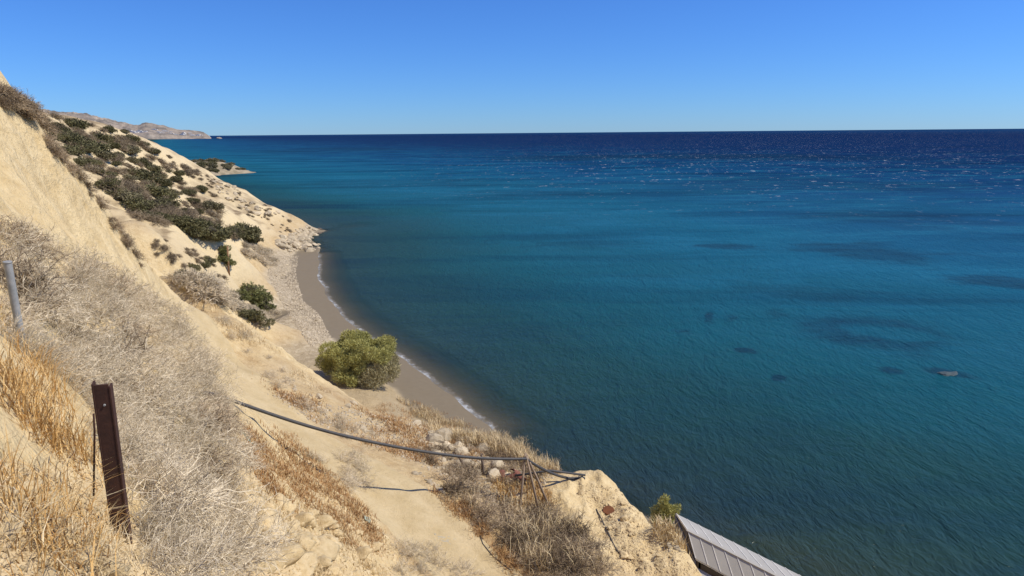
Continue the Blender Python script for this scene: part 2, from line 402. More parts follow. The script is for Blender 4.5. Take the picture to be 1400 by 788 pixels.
# ------------------------------------------------------------------ terrain
idx = np.arange(NA * NB).reshape(NA, NB)
quads = np.stack([idx[:-1, :-1], idx[1:, :-1], idx[1:, 1:], idx[:-1, 1:]], -1).reshape(-1, 4)
zq = Z.ravel()[quads].max(axis=1)
quads = quads[zq > -2.2]
used = np.unique(quads); remap = np.full(NA * NB, -1); remap[used] = np.arange(len(used))
beach_m = (1 - sstep(1.2, 2.3, Z + 0.5 * fbm(GX / 3, GY / 3, 3, 5))) 
wet_m = 1 - sstep(0.40, 0.52, Z + 0.12 * fbm(GX / 2.2, GY / 2.2, 3, 15))
scrub_m = wfar * sstep(2.5, 6, Z)
straw_m = sstep(0.0, 0.5, fbm(GX / 1.8, GY / 1.8, 4, 61)) * (1 - face) * (1 - beach_m) * (1 - wfar)
V = np.stack([GX, GY, Z], -1).reshape(-1, 3)[used]
pebbly_m = sstep(50, 66, GD)
at = {k: v.ravel()[used] for k, v in dict(pebbly=pebbly_m, beach=beach_m, wet=wet_m, scrub=scrub_m, face=face, straw=straw_m, road=road_w).items()}
m_ground, nt, b = mat('dry_hillside')
pos = geo_pos(nt)
n1 = noise(nt, pos, 0.35, 6, 0.6); n2 = noise(nt, pos, 2.2, 6, 0.65); n3 = noise(nt, pos, 14.0, 5, 0.7)
soil = mixc(nt, ramp(nt, n2, [(0.32, 0.0), (0.68, 1.0)]), (0.40, 0.275, 0.135), (0.57, 0.44, 0.245))
soil = mixc(nt, ramp(nt, n1, [(0.4, 0.0), (0.65, 0.6)]), soil, (0.55, 0.44, 0.275))
yel = mixc(nt, ramp(nt, n2, [(0.3, 0.0), (0.7, 1.0)]), (0.55, 0.405, 0.20), (0.71, 0.57, 0.335))
col = mixc(nt, attr(nt, 'face'), soil, yel)
col = mixc(nt, math_n(nt, 'MULTIPLY', attr(nt, 'straw'), 0.7), col, (0.34, 0.21, 0.095))
scr = mixc(nt, ramp(nt, noise(nt, pos, 0.5, 6, 0.7), [(0.42, 0.0), (0.66, 1.0)]), (0.24, 0.175, 0.10), (0.48, 0.37, 0.22))
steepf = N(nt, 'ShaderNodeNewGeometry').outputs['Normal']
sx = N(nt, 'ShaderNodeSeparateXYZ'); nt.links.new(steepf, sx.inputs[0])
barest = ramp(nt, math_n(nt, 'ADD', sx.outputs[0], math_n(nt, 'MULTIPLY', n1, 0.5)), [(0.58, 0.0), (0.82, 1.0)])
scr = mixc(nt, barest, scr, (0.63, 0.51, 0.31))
col = mixc(nt, attr(nt, 'scrub'), col, scr)
vor = N(nt, 'ShaderNodeTexVoronoi'); vor.inputs['Scale'].default_value = 2.6; nt.links.new(pos, vor.inputs['Vector'])
peb = mixc(nt, N(nt, 'ShaderNodeSeparateColor').outputs[0], (0.5, 0.43, 0.32), (0.5, 0.43, 0.32))
sepc = N(nt, 'ShaderNodeSeparateColor'); nt.links.new(vor.outputs['Color'], sepc.inputs[0])
peb = mixc(nt, sepc.outputs[0], (0.33, 0.26, 0.17), (0.54, 0.46, 0.33))
peb = mixc(nt, ramp(nt, n2, [(0.35, 0.6), (0.6, 0.0)]), peb, (0.40, 0.32, 0.20))
peb = mixc(nt, attr(nt, 'pebbly'), mixc(nt, n2, (0.30, 0.235, 0.14), (0.46, 0.36, 0.22)), peb)
col = mixc(nt, attr(nt, 'beach'), col, peb)
wets = mixc(nt, n2, (0.17, 0.135, 0.085), (0.22, 0.18, 0.12))
col = mixc(nt, attr(nt, 'wet'), col, wets)
col = mixc(nt, ramp(nt, n3, [(0.3, 0.25), (0.5, 0.0)]), col, (0.25, 0.18, 0.10))
nt.links.new(col, b.inputs['Base Color'])
rg = math_n(nt, 'MULTIPLY_ADD', attr(nt, 'wet'), -0.2, 0.95); nt.links.new(rg, b.inputs['Roughness'])
b.inputs['Specular IOR Level'].default_value = 0.25
hh = math_n(nt, 'ADD', math_n(nt, 'MULTIPLY', n2, 0.6), math_n(nt, 'MULTIPLY', n3, 0.25))
hh = math_n(nt, 'ADD', hh, math_n(nt, 'MULTIPLY', noise(nt, pos, 0.75, 6, 0.65, 0.3), 1.6))
hh = math_n(nt, 'MULTIPLY', hh, math_n(nt, 'MULTIPLY_ADD', attr(nt, 'wet'), -0.95, 1.0))
bump(nt, b, hh, 0.8, 0.22)
terr = link('hillside_terrain', mesh_np('hillside_terrain', V, remap[quads], True, at), m_ground)
tag(terr, 'dry pale yellow coastal hillside falling to a grey beach', 'hillside', kind='structure')

# dirt track sheet
def resample(pts, step):
    pts = np.array(pts)[:, :2]; L = np.concatenate([[0], np.cumsum(np.linalg.norm(np.diff(pts, axis=0), axis=1))])
    s = np.arange(0, L[-1], step); x = np.interp(s, L, pts[:, 0]); y = np.interp(s, L, pts[:, 1])
    k = np.ones(25) / 25
    xp = np.concatenate([np.full(12, x[0]), x, np.full(12, x[-1])]); yp = np.concatenate([np.full(12, y[0]), y, np.full(12, y[-1])])
    return np.stack([np.convolve(xp, k, 'valid'), np.convolve(yp, k, 'valid')], -1)
tc_ = resample(TRACK, 0.12); tg = np.gradient(tc_, axis=0); tg /= np.linalg.norm(tg, axis=1, keepdims=True); nr = np.stack([-tg[:, 1], tg[:, 0]], -1)
off = np.linspace(-1.25, 1.25, 34); ns = len(tc_)
sarr = np.arange(ns) * 0.12
wl = 1.0 + 0.22 * fbm(sarr / 1.4, sarr * 0 + 3.3, 4, 71); wr = 1.0 + 0.22 * fbm(sarr / 1.4, sarr * 0 + 9.3, 4, 72)
taper = sstep(0, 6, sarr) * 0.75 + 0.25
OX = np.where(off[None] < 0, off[None] * wl[:, None], off[None] * wr[:, None]) * taper[:, None]
RXY = tc_[:, None] + nr[:, None] * OX[..., None]
RZ = hgt(RXY[..., 0], RXY[..., 1])
edge = 1 - sstep(0.82, 1.0, np.abs(off) / 1.25)
RZ = RZ + 0.02 * edge[None] - 0.05 * (1 - edge[None]) + 0.006
RV = np.concatenate([RXY, RZ[..., None]], -1).reshape(-1, 3)
ri = np.arange(ns * len(off)).reshape(ns, -1)
rq = np.stack([ri[:-1, :-1], ri[:-1, 1:], ri[1:, 1:], ri[1:, :-1]], -1).reshape(-1, 4)
m_road, nt, b = mat('track_dust'); pos = geo_pos(nt)
acr = attr(nt, 'across')
n1 = noise(nt, pos, 1.2, 6, 0.6); n2 = noise(nt, pos, 9, 5, 0.7)
col = mixc(nt, ramp(nt, n1, [(0.35, 0.0), (0.65, 1.0)]), (0.455, 0.35, 0.19), (0.54, 0.43, 0.255))
col = mixc(nt, ramp(nt, n2, [(0.3, 0.35), (0.5, 0.0)]), col, (0.33, 0.25, 0.14))
nt.links.new(col, b.inputs['Base Color']); b.inputs['Roughness'].default_value = 0.95; b.inputs['Specular IOR Level'].default_value = 0.15
bump(nt, b, math_n(nt, 'ADD', n2, math_n(nt, 'MULTIPLY', noise(nt, pos, 30, 3), 0.4)), 0.7, 0.05)
road = link('dirt_track', mesh_np('dirt_track', RV, rq, True, {'across': np.abs(np.tile(off, ns))}), m_road)
tag(road, 'narrow beige dirt track with faint wheel ruts along the slope', 'track', kind='structure')

# ------------------------------------------------------------------ sea
ang = np.concatenate([np.radians(np.linspace(42, 1.2, 470)), np.radians(np.geomspace(1.18, 0.012, 150))])
sd = H / np.tan(ang); NS = len(sd)
sa = np.radians(75) * (0.55 * np.linspace(-1, 1, 560) + 0.45 * np.linspace(-1, 1, 560) ** 3)
SA, SD = np.meshgrid(sa, sd, indexing='ij')
SX = SD * np.sin(SA); SY = SD * np.cos(SA)
bed = np.where(SD < 500, hgt(SX, SY), -5.0)
shore_all = SHORE[::-1]
shore_line = [np.array([60., -10, 0]), QT(50, 28.5, 0), QT(30, 30.5, 0), QT(20, 32.5, 0), QT(10, 36, 0), QT(4, 38, 0)] + shore_all + [P(440, 330, z=0), P(436, 310, z=0), QT(-17.5, 175, 0), QT(-24, 240, 0), QT(-28, 420, 0), QT(-30, 1200, 0), QT(-27, 5200, 0)]
OFF = pl_dist(SX, SY, shore_line)
# dark sea-grass and reef patches on the bottom, where they lie
weed = np.zeros_like(SX)
def patch(px, py, wpx, hpx, amt, warp=0.35, ring=0.0, seed=0):
    global weed
    ctr = P(px, py, z=0); D = math.hypot(ctr[0], ctr[1])
    sx_ = wpx / F * D * 1.05; hy = abs(math.hypot(*P(px, py - hpx, z=0)[:2]) - math.hypot(*P(px, py + hpx, z=0)[:2])) / 2
    a = math.atan2(ctr[0], ctr[1])
    u = ((SX - ctr[0]) * math.cos(a) - (SY - ctr[1]) * math.sin(a)) / sx_; v = ((SX - ctr[0]) * math.sin(a) + (SY - ctr[1]) * math.cos(a)) / hy
    r = np.sqrt(u * u + v * v) + warp * fbm(u * 2.2 + seed, v * 2.2, 3, 90 + seed)
    w = 1 - sstep(0.35, 1.25, r)
    if ring: w = w * (1 - ring * (1 - sstep(0.2, 0.55, np.sqrt((u - 0.15) ** 2 + (v - 0.1) ** 2) + 0.2 * fbm(u * 3, v * 3, 2, 5))))
    weed = np.maximum(weed, w * amt)
patch(1200, 455, 105, 27, 0.8, 0.3, 0.75, 1); patch(1360, 385, 70, 10, 0.9, 0.4, 0, 2); patch(1190, 345, 110, 16, 0.75, 0.5, 0, 3)
patch(990, 337, 55, 6, 0.8, 0.4, 0, 4); patch(800, 335, 90, 7, 0.45, 0.5, 0, 5); patch(1100, 250, 200, 14, 0.5, 0.5, 0, 6); patch(700, 265, 120, 6, 0.5, 0.5, 0, 7)
patch(560, 250, 160, 8, 0.5, 0.6, 0, 8); patch(1250, 300, 150, 12, 0.5, 0.6, 0, 9); patch(700, 455, 110, 14, 0.45, 0.6, 0, 10); patch(620, 395, 60, 8, 0.3, 0.6, 0, 11)
patch(970, 433, 9, 9, 0.9, 0.6, 0, 12); patch(1000, 434, 12, 6, 0.6, 0.6, 0, 13); patch(1022, 480, 16, 5, 1.0, 0.5, 0, 14); patch(1065, 517, 11, 6, 1.0, 0.4, 0, 15); patch(1220, 507, 18, 5, 1.0, 0.4, 0, 16)
patch(1298, 510, 32, 6, 0.95, 0.3, 0, 17); patch(935, 453, 14, 5, 0.6, 0.5, 0, 18); patch(1065, 430, 20, 8, 0.5, 0.5, 0, 19); patch(640, 330, 50, 8, 0.4, 0.5, 0, 20); patch(480, 300, 60, 6, 0.4, 0.6, 0, 21)
patch(1130, 400, 130, 12, 0.45, 0.7, 0, 22); patch(880, 380, 60, 5, 0.35, 0.7, 0, 23); patch(900, 215, 300, 6, 0.6, 0.6, 0, 24); patch(450, 205, 120, 4, 0.5, 0.5, 0, 25)
SV = np.stack([SX, SY, np.zeros_like(SX)], -1).reshape(-1, 3)
si = np.arange(SX.size).reshape(SX.shape)
sq = np.stack([si[:-1, :-1], si[1:, :-1], si[1:, 1:], si[:-1, 1:]], -1).reshape(-1, 4)
keep = (bed.ravel()[sq].min(axis=1) < 0.4)
sq = sq[keep]
m_sea, nt, b = mat('sea_water'); pos = geo_pos(nt)
off_ = attr(nt, 'offshore')          # log10 metres from the shore
big = noise(nt, pos, 0.02, 5, 0.6, 0.6)
mp = N(nt, 'ShaderNodeMapping'); mp.inputs['Scale'].default_value = (0.25, 1.0, 1.0); nt.links.new(pos, mp.inputs[0])
big2 = noise(nt, mp.outputs[0], 0.035, 6, 0.65, 0.4)
offn = math_n(nt, 'ADD', off_, math_n(nt, 'MULTIPLY_ADD', big, 0.5, -0.25))
fr = math_n(nt, 'DIVIDE', offn, 4.0)
body = ramp(nt, fr, [(0.0, (0.030, 0.045, 0.030)), (0.20, (0.019, 0.046, 0.036)), (0.30, (0.012, 0.052, 0.048)), (0.37, (0.007, 0.074, 0.092)), (0.47, (0.006, 0.094, 0.155)), (0.58, (0.004, 0.048, 0.130)), (0.67, (0.003, 0.018, 0.078)), (0.85, (0.002, 0.011, 0.062)), (1.0, (0.004, 0.030, 0.105))])
mw = N(nt, 'ShaderNodeMapping'); mw.inputs['Scale'].default_value = (0.35, 1.0, 1.0); nt.links.new(pos, mw.inputs[0])
mott = noise(nt, mw.outputs[0], 0.09, 6, 0.7, 0.8)
midw = ramp(nt, fr, [(0.36, 0.0), (0.46, 1.0), (0.60, 1.0), (0.72, 0.15)])
light = math_n(nt, 'MULTIPLY', ramp(nt, mott, [(0.47, 0.0), (0.66, 0.75)]), midw)
body = mixc(nt, light, body, (0.012, 0.125, 0.205))
body = mixc(nt, ramp(nt, big2, [(0.5, 0.0), (0.66, 0.55)]), body, (0.003, 0.018, 0.048))
wd = math_n(nt, 'ADD', attr(nt, 'weed'), math_n(nt, 'MULTIPLY', math_n(nt, 'SUBTRACT', noise(nt, mw.outputs[0], 0.32, 6, 0.75, 1.0), 0.5), 1.9))
wd = math_n(nt, 'MULTIPLY', ramp(nt, wd, [(0.0, 0.0), (1.15, 0.66)]), ramp(nt, attr(nt, 'weed'), [(0.0, 0.0), (0.6, 1.0)]))
body = mixc(nt, wd, body, (0.005, 0.018, 0.032))
# ripples
mr = N(nt, 'ShaderNodeMapping'); mr.inputs['Rotation'].default_value = (0, 0, math.radians(35)); mr.inputs['Scale'].default_value = (1.0, 0.45, 1.0); nt.links.new(pos, mr.inputs[0])
w1 = noise(nt, mr.outputs[0], 2.3, 4, 0.6, 0.8)
w2 = noise(nt, mr.outputs[0], 0.55, 5, 0.6, 0.6)
hh = math_n(nt, 'ADD', math_n(nt, 'MULTIPLY', w1, 0.42), math_n(nt, 'MULTIPLY', w2, 0.7))
# breaking crests, only on the rough open water
mfo = N(nt, 'ShaderNodeMapping'); mfo.inputs['Rotation'].default_value = (0, 0, math.radians(20)); mfo.inputs['Scale'].default_value = (0.55, 0.4, 1.0); nt.links.new(pos, mfo.inputs[0])
caps = noise(nt, mfo.outputs[0], 0.42, 3, 0.8)
capg = noise(nt, pos, 0.03, 3, 0.6)
caps = math_n(nt, 'ADD', caps, math_n(nt, 'MULTIPLY_ADD', capg, 0.22, -0.11))
capm = ramp(nt, caps, [(0.625, 0.0), (0.70, 0.8)])
capm = math_n(nt, 'MULTIPLY', capm, attr(nt, 'rough_sea'))
# swash line
shf = attr(nt, 'depth')
fn = noise(nt, pos, 1.4, 5, 0.7)
swash = ramp(nt, math_n(nt, 'ADD', shf, math_n(nt, 'MULTIPLY_ADD', fn, 0.14, -0.07)), [(0.0, 0.75), (0.018, 0.65), (0.045, 0.0)])
swash = math_n(nt, 'MULTIPLY', swash, ramp(nt, noise(nt, pos, 0.28, 4, 0.7), [(0.36, 0.1), (0.6, 1.0)]))
fsum = math_n(nt, 'MAXIMUM', capm, swash, clamp=True)
colr = mixc(nt, fsum, body, (0.72, 0.74, 0.76))
bn = N(nt, 'ShaderNodeBump'); bn.inputs['Strength'].default_value = 1.0; bn.inputs['Distance'].default_value = 0.42
nt.links.new(hh, bn.inputs['Height'])
dif = N(nt, 'ShaderNodeBsdfDiffuse'); nt.links.new(colr, dif.inputs['Color']); nt.links.new(bn.outputs[0], dif.inputs['Normal'])
glo = N(nt, 'ShaderNodeBsdfGlossy'); glo.inputs['Roughness'].default_value = 0.14; nt.links.new(bn.outputs[0], glo.inputs['Normal'])
fre = N(nt, 'ShaderNodeFresnel'); fre.inputs['IOR'].default_value = 1.33; nt.links.new(bn.outputs[0], fre.inputs['Normal'])
# wave backs hide the grazing part of the mirror: the steep facets that are seen reflect little
rf = math_n(nt, 'MINIMUM', math_n(nt, 'MULTIPLY', fre.outputs[0], 0.85), math_n(nt, 'MULTIPLY_ADD', attr(nt, 'chop'), -0.105, 0.15))
rf = math_n(nt, 'MULTIPLY', rf, ramp(nt, big2, [(0.3, 1.0), (0.7, 0.55)]))
rf = math_n(nt, 'MULTIPLY', rf, math_n(nt, 'SUBTRACT', 1.0, fsum))
mx = N(nt, 'ShaderNodeMixShader'); nt.links.new(rf, mx.inputs[0]); nt.links.new(dif.outputs[0], mx.inputs[1]); nt.links.new(glo.outputs[0], mx.inputs[2])
alpha = ramp(nt, shf, [(0.0, 0.16), (0.06, 0.44), (0.26, 0.80), (0.75, 1.0)])
alpha = math_n(nt, 'MAXIMUM', alpha, swash)
tra = N(nt, 'ShaderNodeBsdfTransparent'); mx2 = N(nt, 'ShaderNodeMixShader'); nt.links.new(alpha, mx2.inputs[0]); nt.links.new(tra.outputs[0], mx2.inputs[1]); nt.links.new(mx.outputs[0], mx2.inputs[2])
nt.links.new(mx2.outputs[0], nt.nodes['Material Output'].inputs['Surface']); nt.nodes.remove(b)
rs = sstep(130, 420, SD) * sstep(-0.28, 0.25, SA + 0.12 * fbm(SX / 300, SY / 300, 3, 8)) * (1 - sstep(3000, 15000, SD))
sea = link('sea', mesh_np('sea', SV, sq, True, {'offshore': np.log10(np.maximum(OFF, 1.0)), 'weed': weed, 'depth': np.maximum(-bed, 0), 'rough_sea': rs, 'chop': sstep(110, 420, SD) * (0.62 + 0.38 * sstep(-0.35, 0.2, SA))}), m_sea)
tag(sea, 'clear teal sea darkening to deep blue towards the horizon', 'sea', kind='structure')

# ------------------------------------------------------------------ far land
def headland(name, base_pts, ridge, label, m, rows=60, cols=260, rough=0.25, seed=0, cat='headland'):
    """a long hill: base line (x,y) to seaward, ridge heights along it, depth going inland"""
    base = np.array(base_pts); s = np.linspace(0, 1, cols); k = np.linspace(0, 1, len(base))
    bx = np.interp(s, k, base[:, 0]); by = np.interp(s, k, base[:, 1])
    h = np.interp(s, [r[0] for r in ridge], [r[1] for r in ridge])
    L = math.hypot(base[-1, 0] - base[0, 0], base[-1, 1] - base[0, 1])
    v = np.linspace(-0.06, 1.6, rows)
    S, VV = np.meshgrid(s, v, indexing='ij')
    BX = bx[:, None] * (1 + VV * 0.16); BY = by[:, None] * (1 + VV * 0.16)
    prof = np.where(VV < 0.06, VV / 0.06 * 0.30, np.where(VV < 0.45, 0.30 + 0.12 * (VV - 0.06) / 0.39, np.where(VV < 0.95, 0.42 + 0.58 * sstep(0.45, 0.95, VV), 1 - 0.5 * sstep(1.0, 1.6, VV))))
    Zh = h[:, None] * prof * (1 + rough * fbm(S * 9, VV * 5, 5, seed)) + h[:, None] * 0.05 * fbm(S * 40, VV * 20, 4, seed + 3)
    Zh = np.where(VV < 0, -3.0, np.maximum(Zh, -3))
    Vv = np.stack([BX, BY, Zh], -1).reshape(-1, 3); i = np.arange(cols * rows).reshape(cols, rows)
    qd = np.stack([i[:-1, :-1], i[1:, :-1], i[1:, 1:], i[:-1, 1:]], -1).reshape(-1, 4)
    o = link(name, mesh_np(name, Vv, qd, True), m); tag(o, label, cat, kind='structure')
    return BX, BY, Zh
m_head, nt, b = mat('far_rock'); pos = geo_pos(nt)
n1 = noise(nt, pos, 0.012, 8, 0.7); sz = N(nt, 'ShaderNodeSeparateXYZ'); nt.links.new(pos, sz.inputs[0])
nz = N(nt, 'ShaderNodeSeparateXYZ'); nt.links.new(N(nt, 'ShaderNodeNewGeometry').outputs['Normal'], nz.inputs[0])
col = mixc(nt, ramp(nt, n1, [(0.4, 0.0), (0.62, 1.0)]), (0.15, 0.135, 0.12), (0.36, 0.30, 0.24))
col = mixc(nt, ramp(nt, nz.outputs[2], [(0.55, 1.0), (0.85, 0.0)]), col, (0.62, 0.55, 0.44))
nt.links.new(col, b.inputs['Base Color']); b.inputs['Roughness'].default_value = 1.0; b.inputs['Specular IOR Level'].default_value = 0.1
p0 = P(284, 190.3, z=0); p1 = P(200, 190.3, z=0); sc_ = 5000.0 / np.hypot(p0[0], p0[1]); 
def far(px, d=5000.0):
    a = brg(px, 190); return (d * math.sin(a), d * math.cos(a))
HX, HY, HZ = headland('headland', [far(60), far(110), far(160), far(200), far(250), far(289)],
         [(0, 185), (0.15, 170), (0.27, 152), (0.36, 128), (0.44, 118), (0.55, 100), (0.62, 122), (0.70, 98), (0.78, 66), (0.88, 58), (0.95, 46), (0.985, 20), (1.0, 2)], 'pale eroded headland running out to sea on the horizon', m_head, 70, 360, 0.2, 4)
# white houses and tunnels on the headland
m_white = simple('whitewash', (0.66, 0.64, 0.60), (0.56, 0.54, 0.50), 0.1, 0.9)
hm = bpy.data.meshes.new('white_house'); bm = bmesh.new()
box_bm(bm, -14, 14, -10, 10, -4, 8); box_bm(bm, -6, 9, -7, 6, 8.01, 13); box_bm(bm, 14.01, 22, -8, 8, -4, 5); bm.to_mesh(hm); bm.free()
for i in range(34):
    ci = int(rng.uniform(0.42, 0.93) * HX.shape[0]); rj = int(rng.uniform(0.16, 0.42) * HX.shape[1])
    o = link('white_house', hm, m_white); o.location = (HX[ci, rj], HY[ci, rj], HZ[ci, rj]); o.rotation_euler.z = rng.uniform(-0.4, 0.4); s_ = rng.uniform(0.35, 0.75); o.scale = (s_ * rng.uniform(1, 2.2), s_, s_)
    tag(o, 'tiny white house among others on the headland at the horizon', 'house', 'white houses on the far headland')
il = link('rock_islet', rock_mesh('rock_islet', 91, 3, 0.5, 0.5), simple('islet_rock', (0.42, 0.36, 0.28), (0.3, 0.25, 0.2), 0.2)); ix, iy = far(299, 4900); il.location = (ix, iy, 0); il.scale = (22, 14, 22)
tag(il, 'small pale rock islet off the tip of the headland', 'islet')

# low rocky point between the hillside and the headland
ptc = P(288, 240, z=0.0)
m_low = simple('low_point_ground', (0.40, 0.33, 0.23), (0.20, 0.165, 0.10), 0.25, 0.95, bumpd=0.3)
gx, gy = np.meshgrid(np.linspace(-1, 1, 70), np.linspace(-1, 1, 60), indexing='ij')
rr_ = np.sqrt(gx ** 2 + gy ** 2) + 0.28 * fbm(gx * 2.2, gy * 2.2, 4, 81)
pz = 6.5 * (1 - sstep(0.2, 0.95, rr_)) + 0.9 * (1 - sstep(0.6, 1.1, rr_)) - 1.2 + 0.35 * fbm(gx * 7, gy * 7, 3, 83)
PX_ = ptc[0] - 12 + gx * 27; PY_ = ptc[1] + 22 + gy * 40
i = np.arange(gx.size).reshape(gx.shape)
lp = link('low_point', mesh_np('low_point', np.stack([PX_, PY_, pz], -1).reshape(-1, 3), np.stack([i[:-1, :-1], i[1:, :-1], i[1:, 1:], i[:-1, 1:]], -1).reshape(-1, 4), True), m_low)
tag(lp, 'low rocky point with a grey clearing beyond the hillside', 'headland', kind='structure')
def lp_h(x, y):
    u = np.clip((x - ptc[0] + 12) / 27, -1, 1); v = np.clip((y - ptc[1] - 22) / 40, -1, 1)
    return pz[int((u + 1) / 2 * 69), int((v + 1) / 2 * 59)]

# ------------------------------------------------------------------ plants: builders
def leaf_cloud(nleaf, lobes, size, seed, upright=0.0, aspect=0.5, core=0.62, sub=2):
    """leaf faces spread over the lobes of a crown (unit size)"""
    r = np.random.default_rng(seed)
    L = np.array(lobes); w = L[:, 3] ** 2; k = r.choice(len(L), nleaf, p=w / w.sum())
    dirs = r.normal(size=(nleaf, 3)); dirs /= np.linalg.norm(dirs, axis=1, keepdims=True)
    bumpy = 1 + 0.22 * np.sin(dirs[:, 0] * 7 + k * 1.7) * np.sin(dirs[:, 1] * 6 + k) * np.sin(dirs[:, 2] * 8 + 2 * k)
    rad = L[k, 3] * bumpy * (0.62 + 0.42 * r.random(nleaf) ** 0.6)
    p = L[k, :3] + dirs * rad[:, None] * np.array([1, 1, 0.85])
    keep = p[:, 2] > 0.02; p = p[keep]; dirs = dirs[keep]; n = len(p)
    t1 = dirs * 0.7 + r.normal(size=(n, 3)) * 0.6; t1[:, 2] += upright; t1 /= np.linalg.norm(t1, axis=1, keepdims=True)
    t2 = np.cross(t1, r.normal(size=(n, 3))); t2 /= np.linalg.norm(t2, axis=1, keepdims=True)
    sz = size * r.uniform(0.6, 1.4, n)[:, None]
    V = np.stack([p - t2 * sz * aspect * 0.5, p + t2 * sz * aspect * 0.5, p + t1 * sz + t2 * sz * aspect * 0.25, p + t1 * sz - t2 * sz * aspect * 0.25], 1).reshape(-1, 3)
    T = np.arange(n * 4).reshape(-1, 4)
    return V, T
def lobes_for(seed, n, spread, zmax):
    r = random.Random(seed); out = []
    for i in range(n):
        a = r.uniform(0, 6.28); d = spread * math.sqrt(r.random()); rad = r.uniform(0.18, 0.42)
        out.append((d * math.cos(a), d * math.sin(a), rad * 0.55 + r.random() * zmax * (1 - d / spread * 0.7), rad))
    out.append((0, 0, 0.35, 0.5)); return out
def foliage_mat(name, c1, c2, c3, rnd=0.18):
    m, nt, b = mat(name); pos = geo_pos(nt)
    n1 = noise(nt, pos, 1.6, 4, 0.6)
    g = N(nt, 'ShaderNodeNewGeometry').outputs['Random Per Island']
    col = mixc(nt, ramp(nt, n1, [(0.36, 0.0), (0.64, 1.0)]), c1, c2)
    col = mixc(nt, math_n(nt, 'MULTIPLY', g, 0.5), col, c3)
    oi = N(nt, 'ShaderNodeObjectInfo').outputs['Random']
    hs = N(nt, 'ShaderNodeHueSaturation'); nt.links.new(col, hs.inputs['Color']); nt.links.new(math_n(nt, 'MULTIPLY_ADD', oi, rnd * 2, 1 - rnd), hs.inputs['Value'])
    nt.links.new(hs.outputs[0], b.inputs['Base Color']); b.inputs['Roughness'].default_value = 0.7; b.inputs['Specular IOR Level'].default_value = 0.2
    return m
M_EVER = foliage_mat('evergreen_leaf', (0.085, 0.085, 0.034), (0.135, 0.130, 0.055), (0.20, 0.17, 0.095))
M_BRIGHT = foliage_mat('fresh_leaf', (0.11, 0.125, 0.035), (0.16, 0.17, 0.055), (0.21, 0.195, 0.09))
M_DUSTY = foliage_mat('dusty_leaf', (0.13, 0.12, 0.06), (0.19, 0.17, 0.09), (0.25, 0.21, 0.13))
M_TAM = foliage_mat('tamarisk_leaf', (0.29, 0.28, 0.085), (0.42, 0.40, 0.13), (0.50, 0.47, 0.20), 0.05)
M_TAM2 = foliage_mat('tamarisk_dry_leaf', (0.30, 0.26, 0.13), (0.42, 0.37, 0.20), (0.50, 0.45, 0.28), 0.05)
M_BARK = simple('grey_bark', (0.20, 0.15, 0.11), (0.11, 0.085, 0.065), 9, 0.95, bumpd=0.02)

def twig_bush(seed, stems=42, second=6, third=4, r0=0.007, flat=0.75, droop=0.1):
    """a dry bush of bare branching twigs, radius about 1 (scaled later)"""
    r = np.random.default_rng(seed); A = []; B = []; RA = []; RB = []
    def grow(start, d, L, nseg, rad, bend):
        pts = [start]
        for i in range(nseg):
            d = d + r.normal(size=3) * bend; d[2] -= droop * i / nseg * 0.4; d /= np.linalg.norm(d); pts.append(pts[-1] + d * L / nseg)
        for i in range(nseg):
            A.append(pts[i]); B.append(pts[i + 1]); RA.append(rad * (1 - 0.6 * i / nseg)); RB.append(rad * (1 - 0.6 * (i + 1) / nseg))
        return pts
    for s in range(stems):
        a = r.uniform(0, 2 * math.pi); el = math.asin(r.uniform(0.08, 0.97))
        d = np.array([math.cos(a) * math.cos(el), math.sin(a) * math.cos(el), math.sin(el)])
        st = np.array([r.normal() * 0.12, r.normal() * 0.12, 0.0])
        L = r.uniform(0.65, 1.05) * (1 - (1 - flat) * math.sin(el))
        p1 = grow(st, d, L, 4, r0, 0.16)
        for k in range(second):
            f = r.uniform(0.25, 1.0) * 4; i = min(int(f), 3); s2 = p1[i] + (p1[i + 1] - p1[i]) * (f - i)
            d2 = (p1[i + 1] - p1[i]); d2 = d2 / np.linalg.norm(d2) + r.normal(size=3) * 0.75; d2 /= np.linalg.norm(d2)
            p2 = grow(s2, d2, r.uniform(0.18, 0.42), 2, r0 * 0.62, 0.3)
            for m3 in range(third):
                f2 = r.uniform(0.2, 1.0) * 2; i2 = min(int(f2), 1); s3 = p2[i2] + (p2[i2 + 1] - p2[i2]) * (f2 - i2)
                d3 = (p2[i2 + 1] - p2[i2]); d3 = d3 / np.linalg.norm(d3) + r.normal(size=3) * 0.9; d3 /= np.linalg.norm(d3)
                grow(s3, d3, r.uniform(0.07, 0.2), 1, r0 * 0.42, 0.3)
    A = np.array(A); B = np.array(B); ok = (A[:, 2] > -0.05)
    return segs_mesh(A[ok], B[ok], np.array(RA)[ok], np.array(RB)[ok], 3)
def twig_mat(name, c1, c2, rnd=0.16):
    m, nt, b = mat(name); pos = geo_pos(nt)
    g = N(nt, 'ShaderNodeNewGeometry').outputs['Random Per Island']
    col = mixc(nt, g, c1, c2); oi = N(nt, 'ShaderNodeObjectInfo').outputs['Random']
    hs = N(nt, 'ShaderNodeHueSaturation'); nt.links.new(col, hs.inputs['Color']); nt.links.new(math_n(nt, 'MULTIPLY_ADD', oi, rnd * 2, 1 - rnd), hs.inputs['Value'])
    nt.links.new(hs.outputs[0], b.inputs['Base Color']); b.inputs['Roughness'].default_value = 0.9; b.inputs['Specular IOR Level'].default_value = 0.15
    return m
M_TWIG = twig_mat('bleached_twig', (0.30, 0.235, 0.15), (0.74, 0.64, 0.47), 0.2)
M_TWIGD = twig_mat('brown_twig', (0.15, 0.11, 0.07), (0.50, 0.39, 0.26), 0.3)
M_TWIGF = twig_mat('far_dry_twig', (0.17, 0.13, 0.085), (0.34, 0.27, 0.18), 0.25)
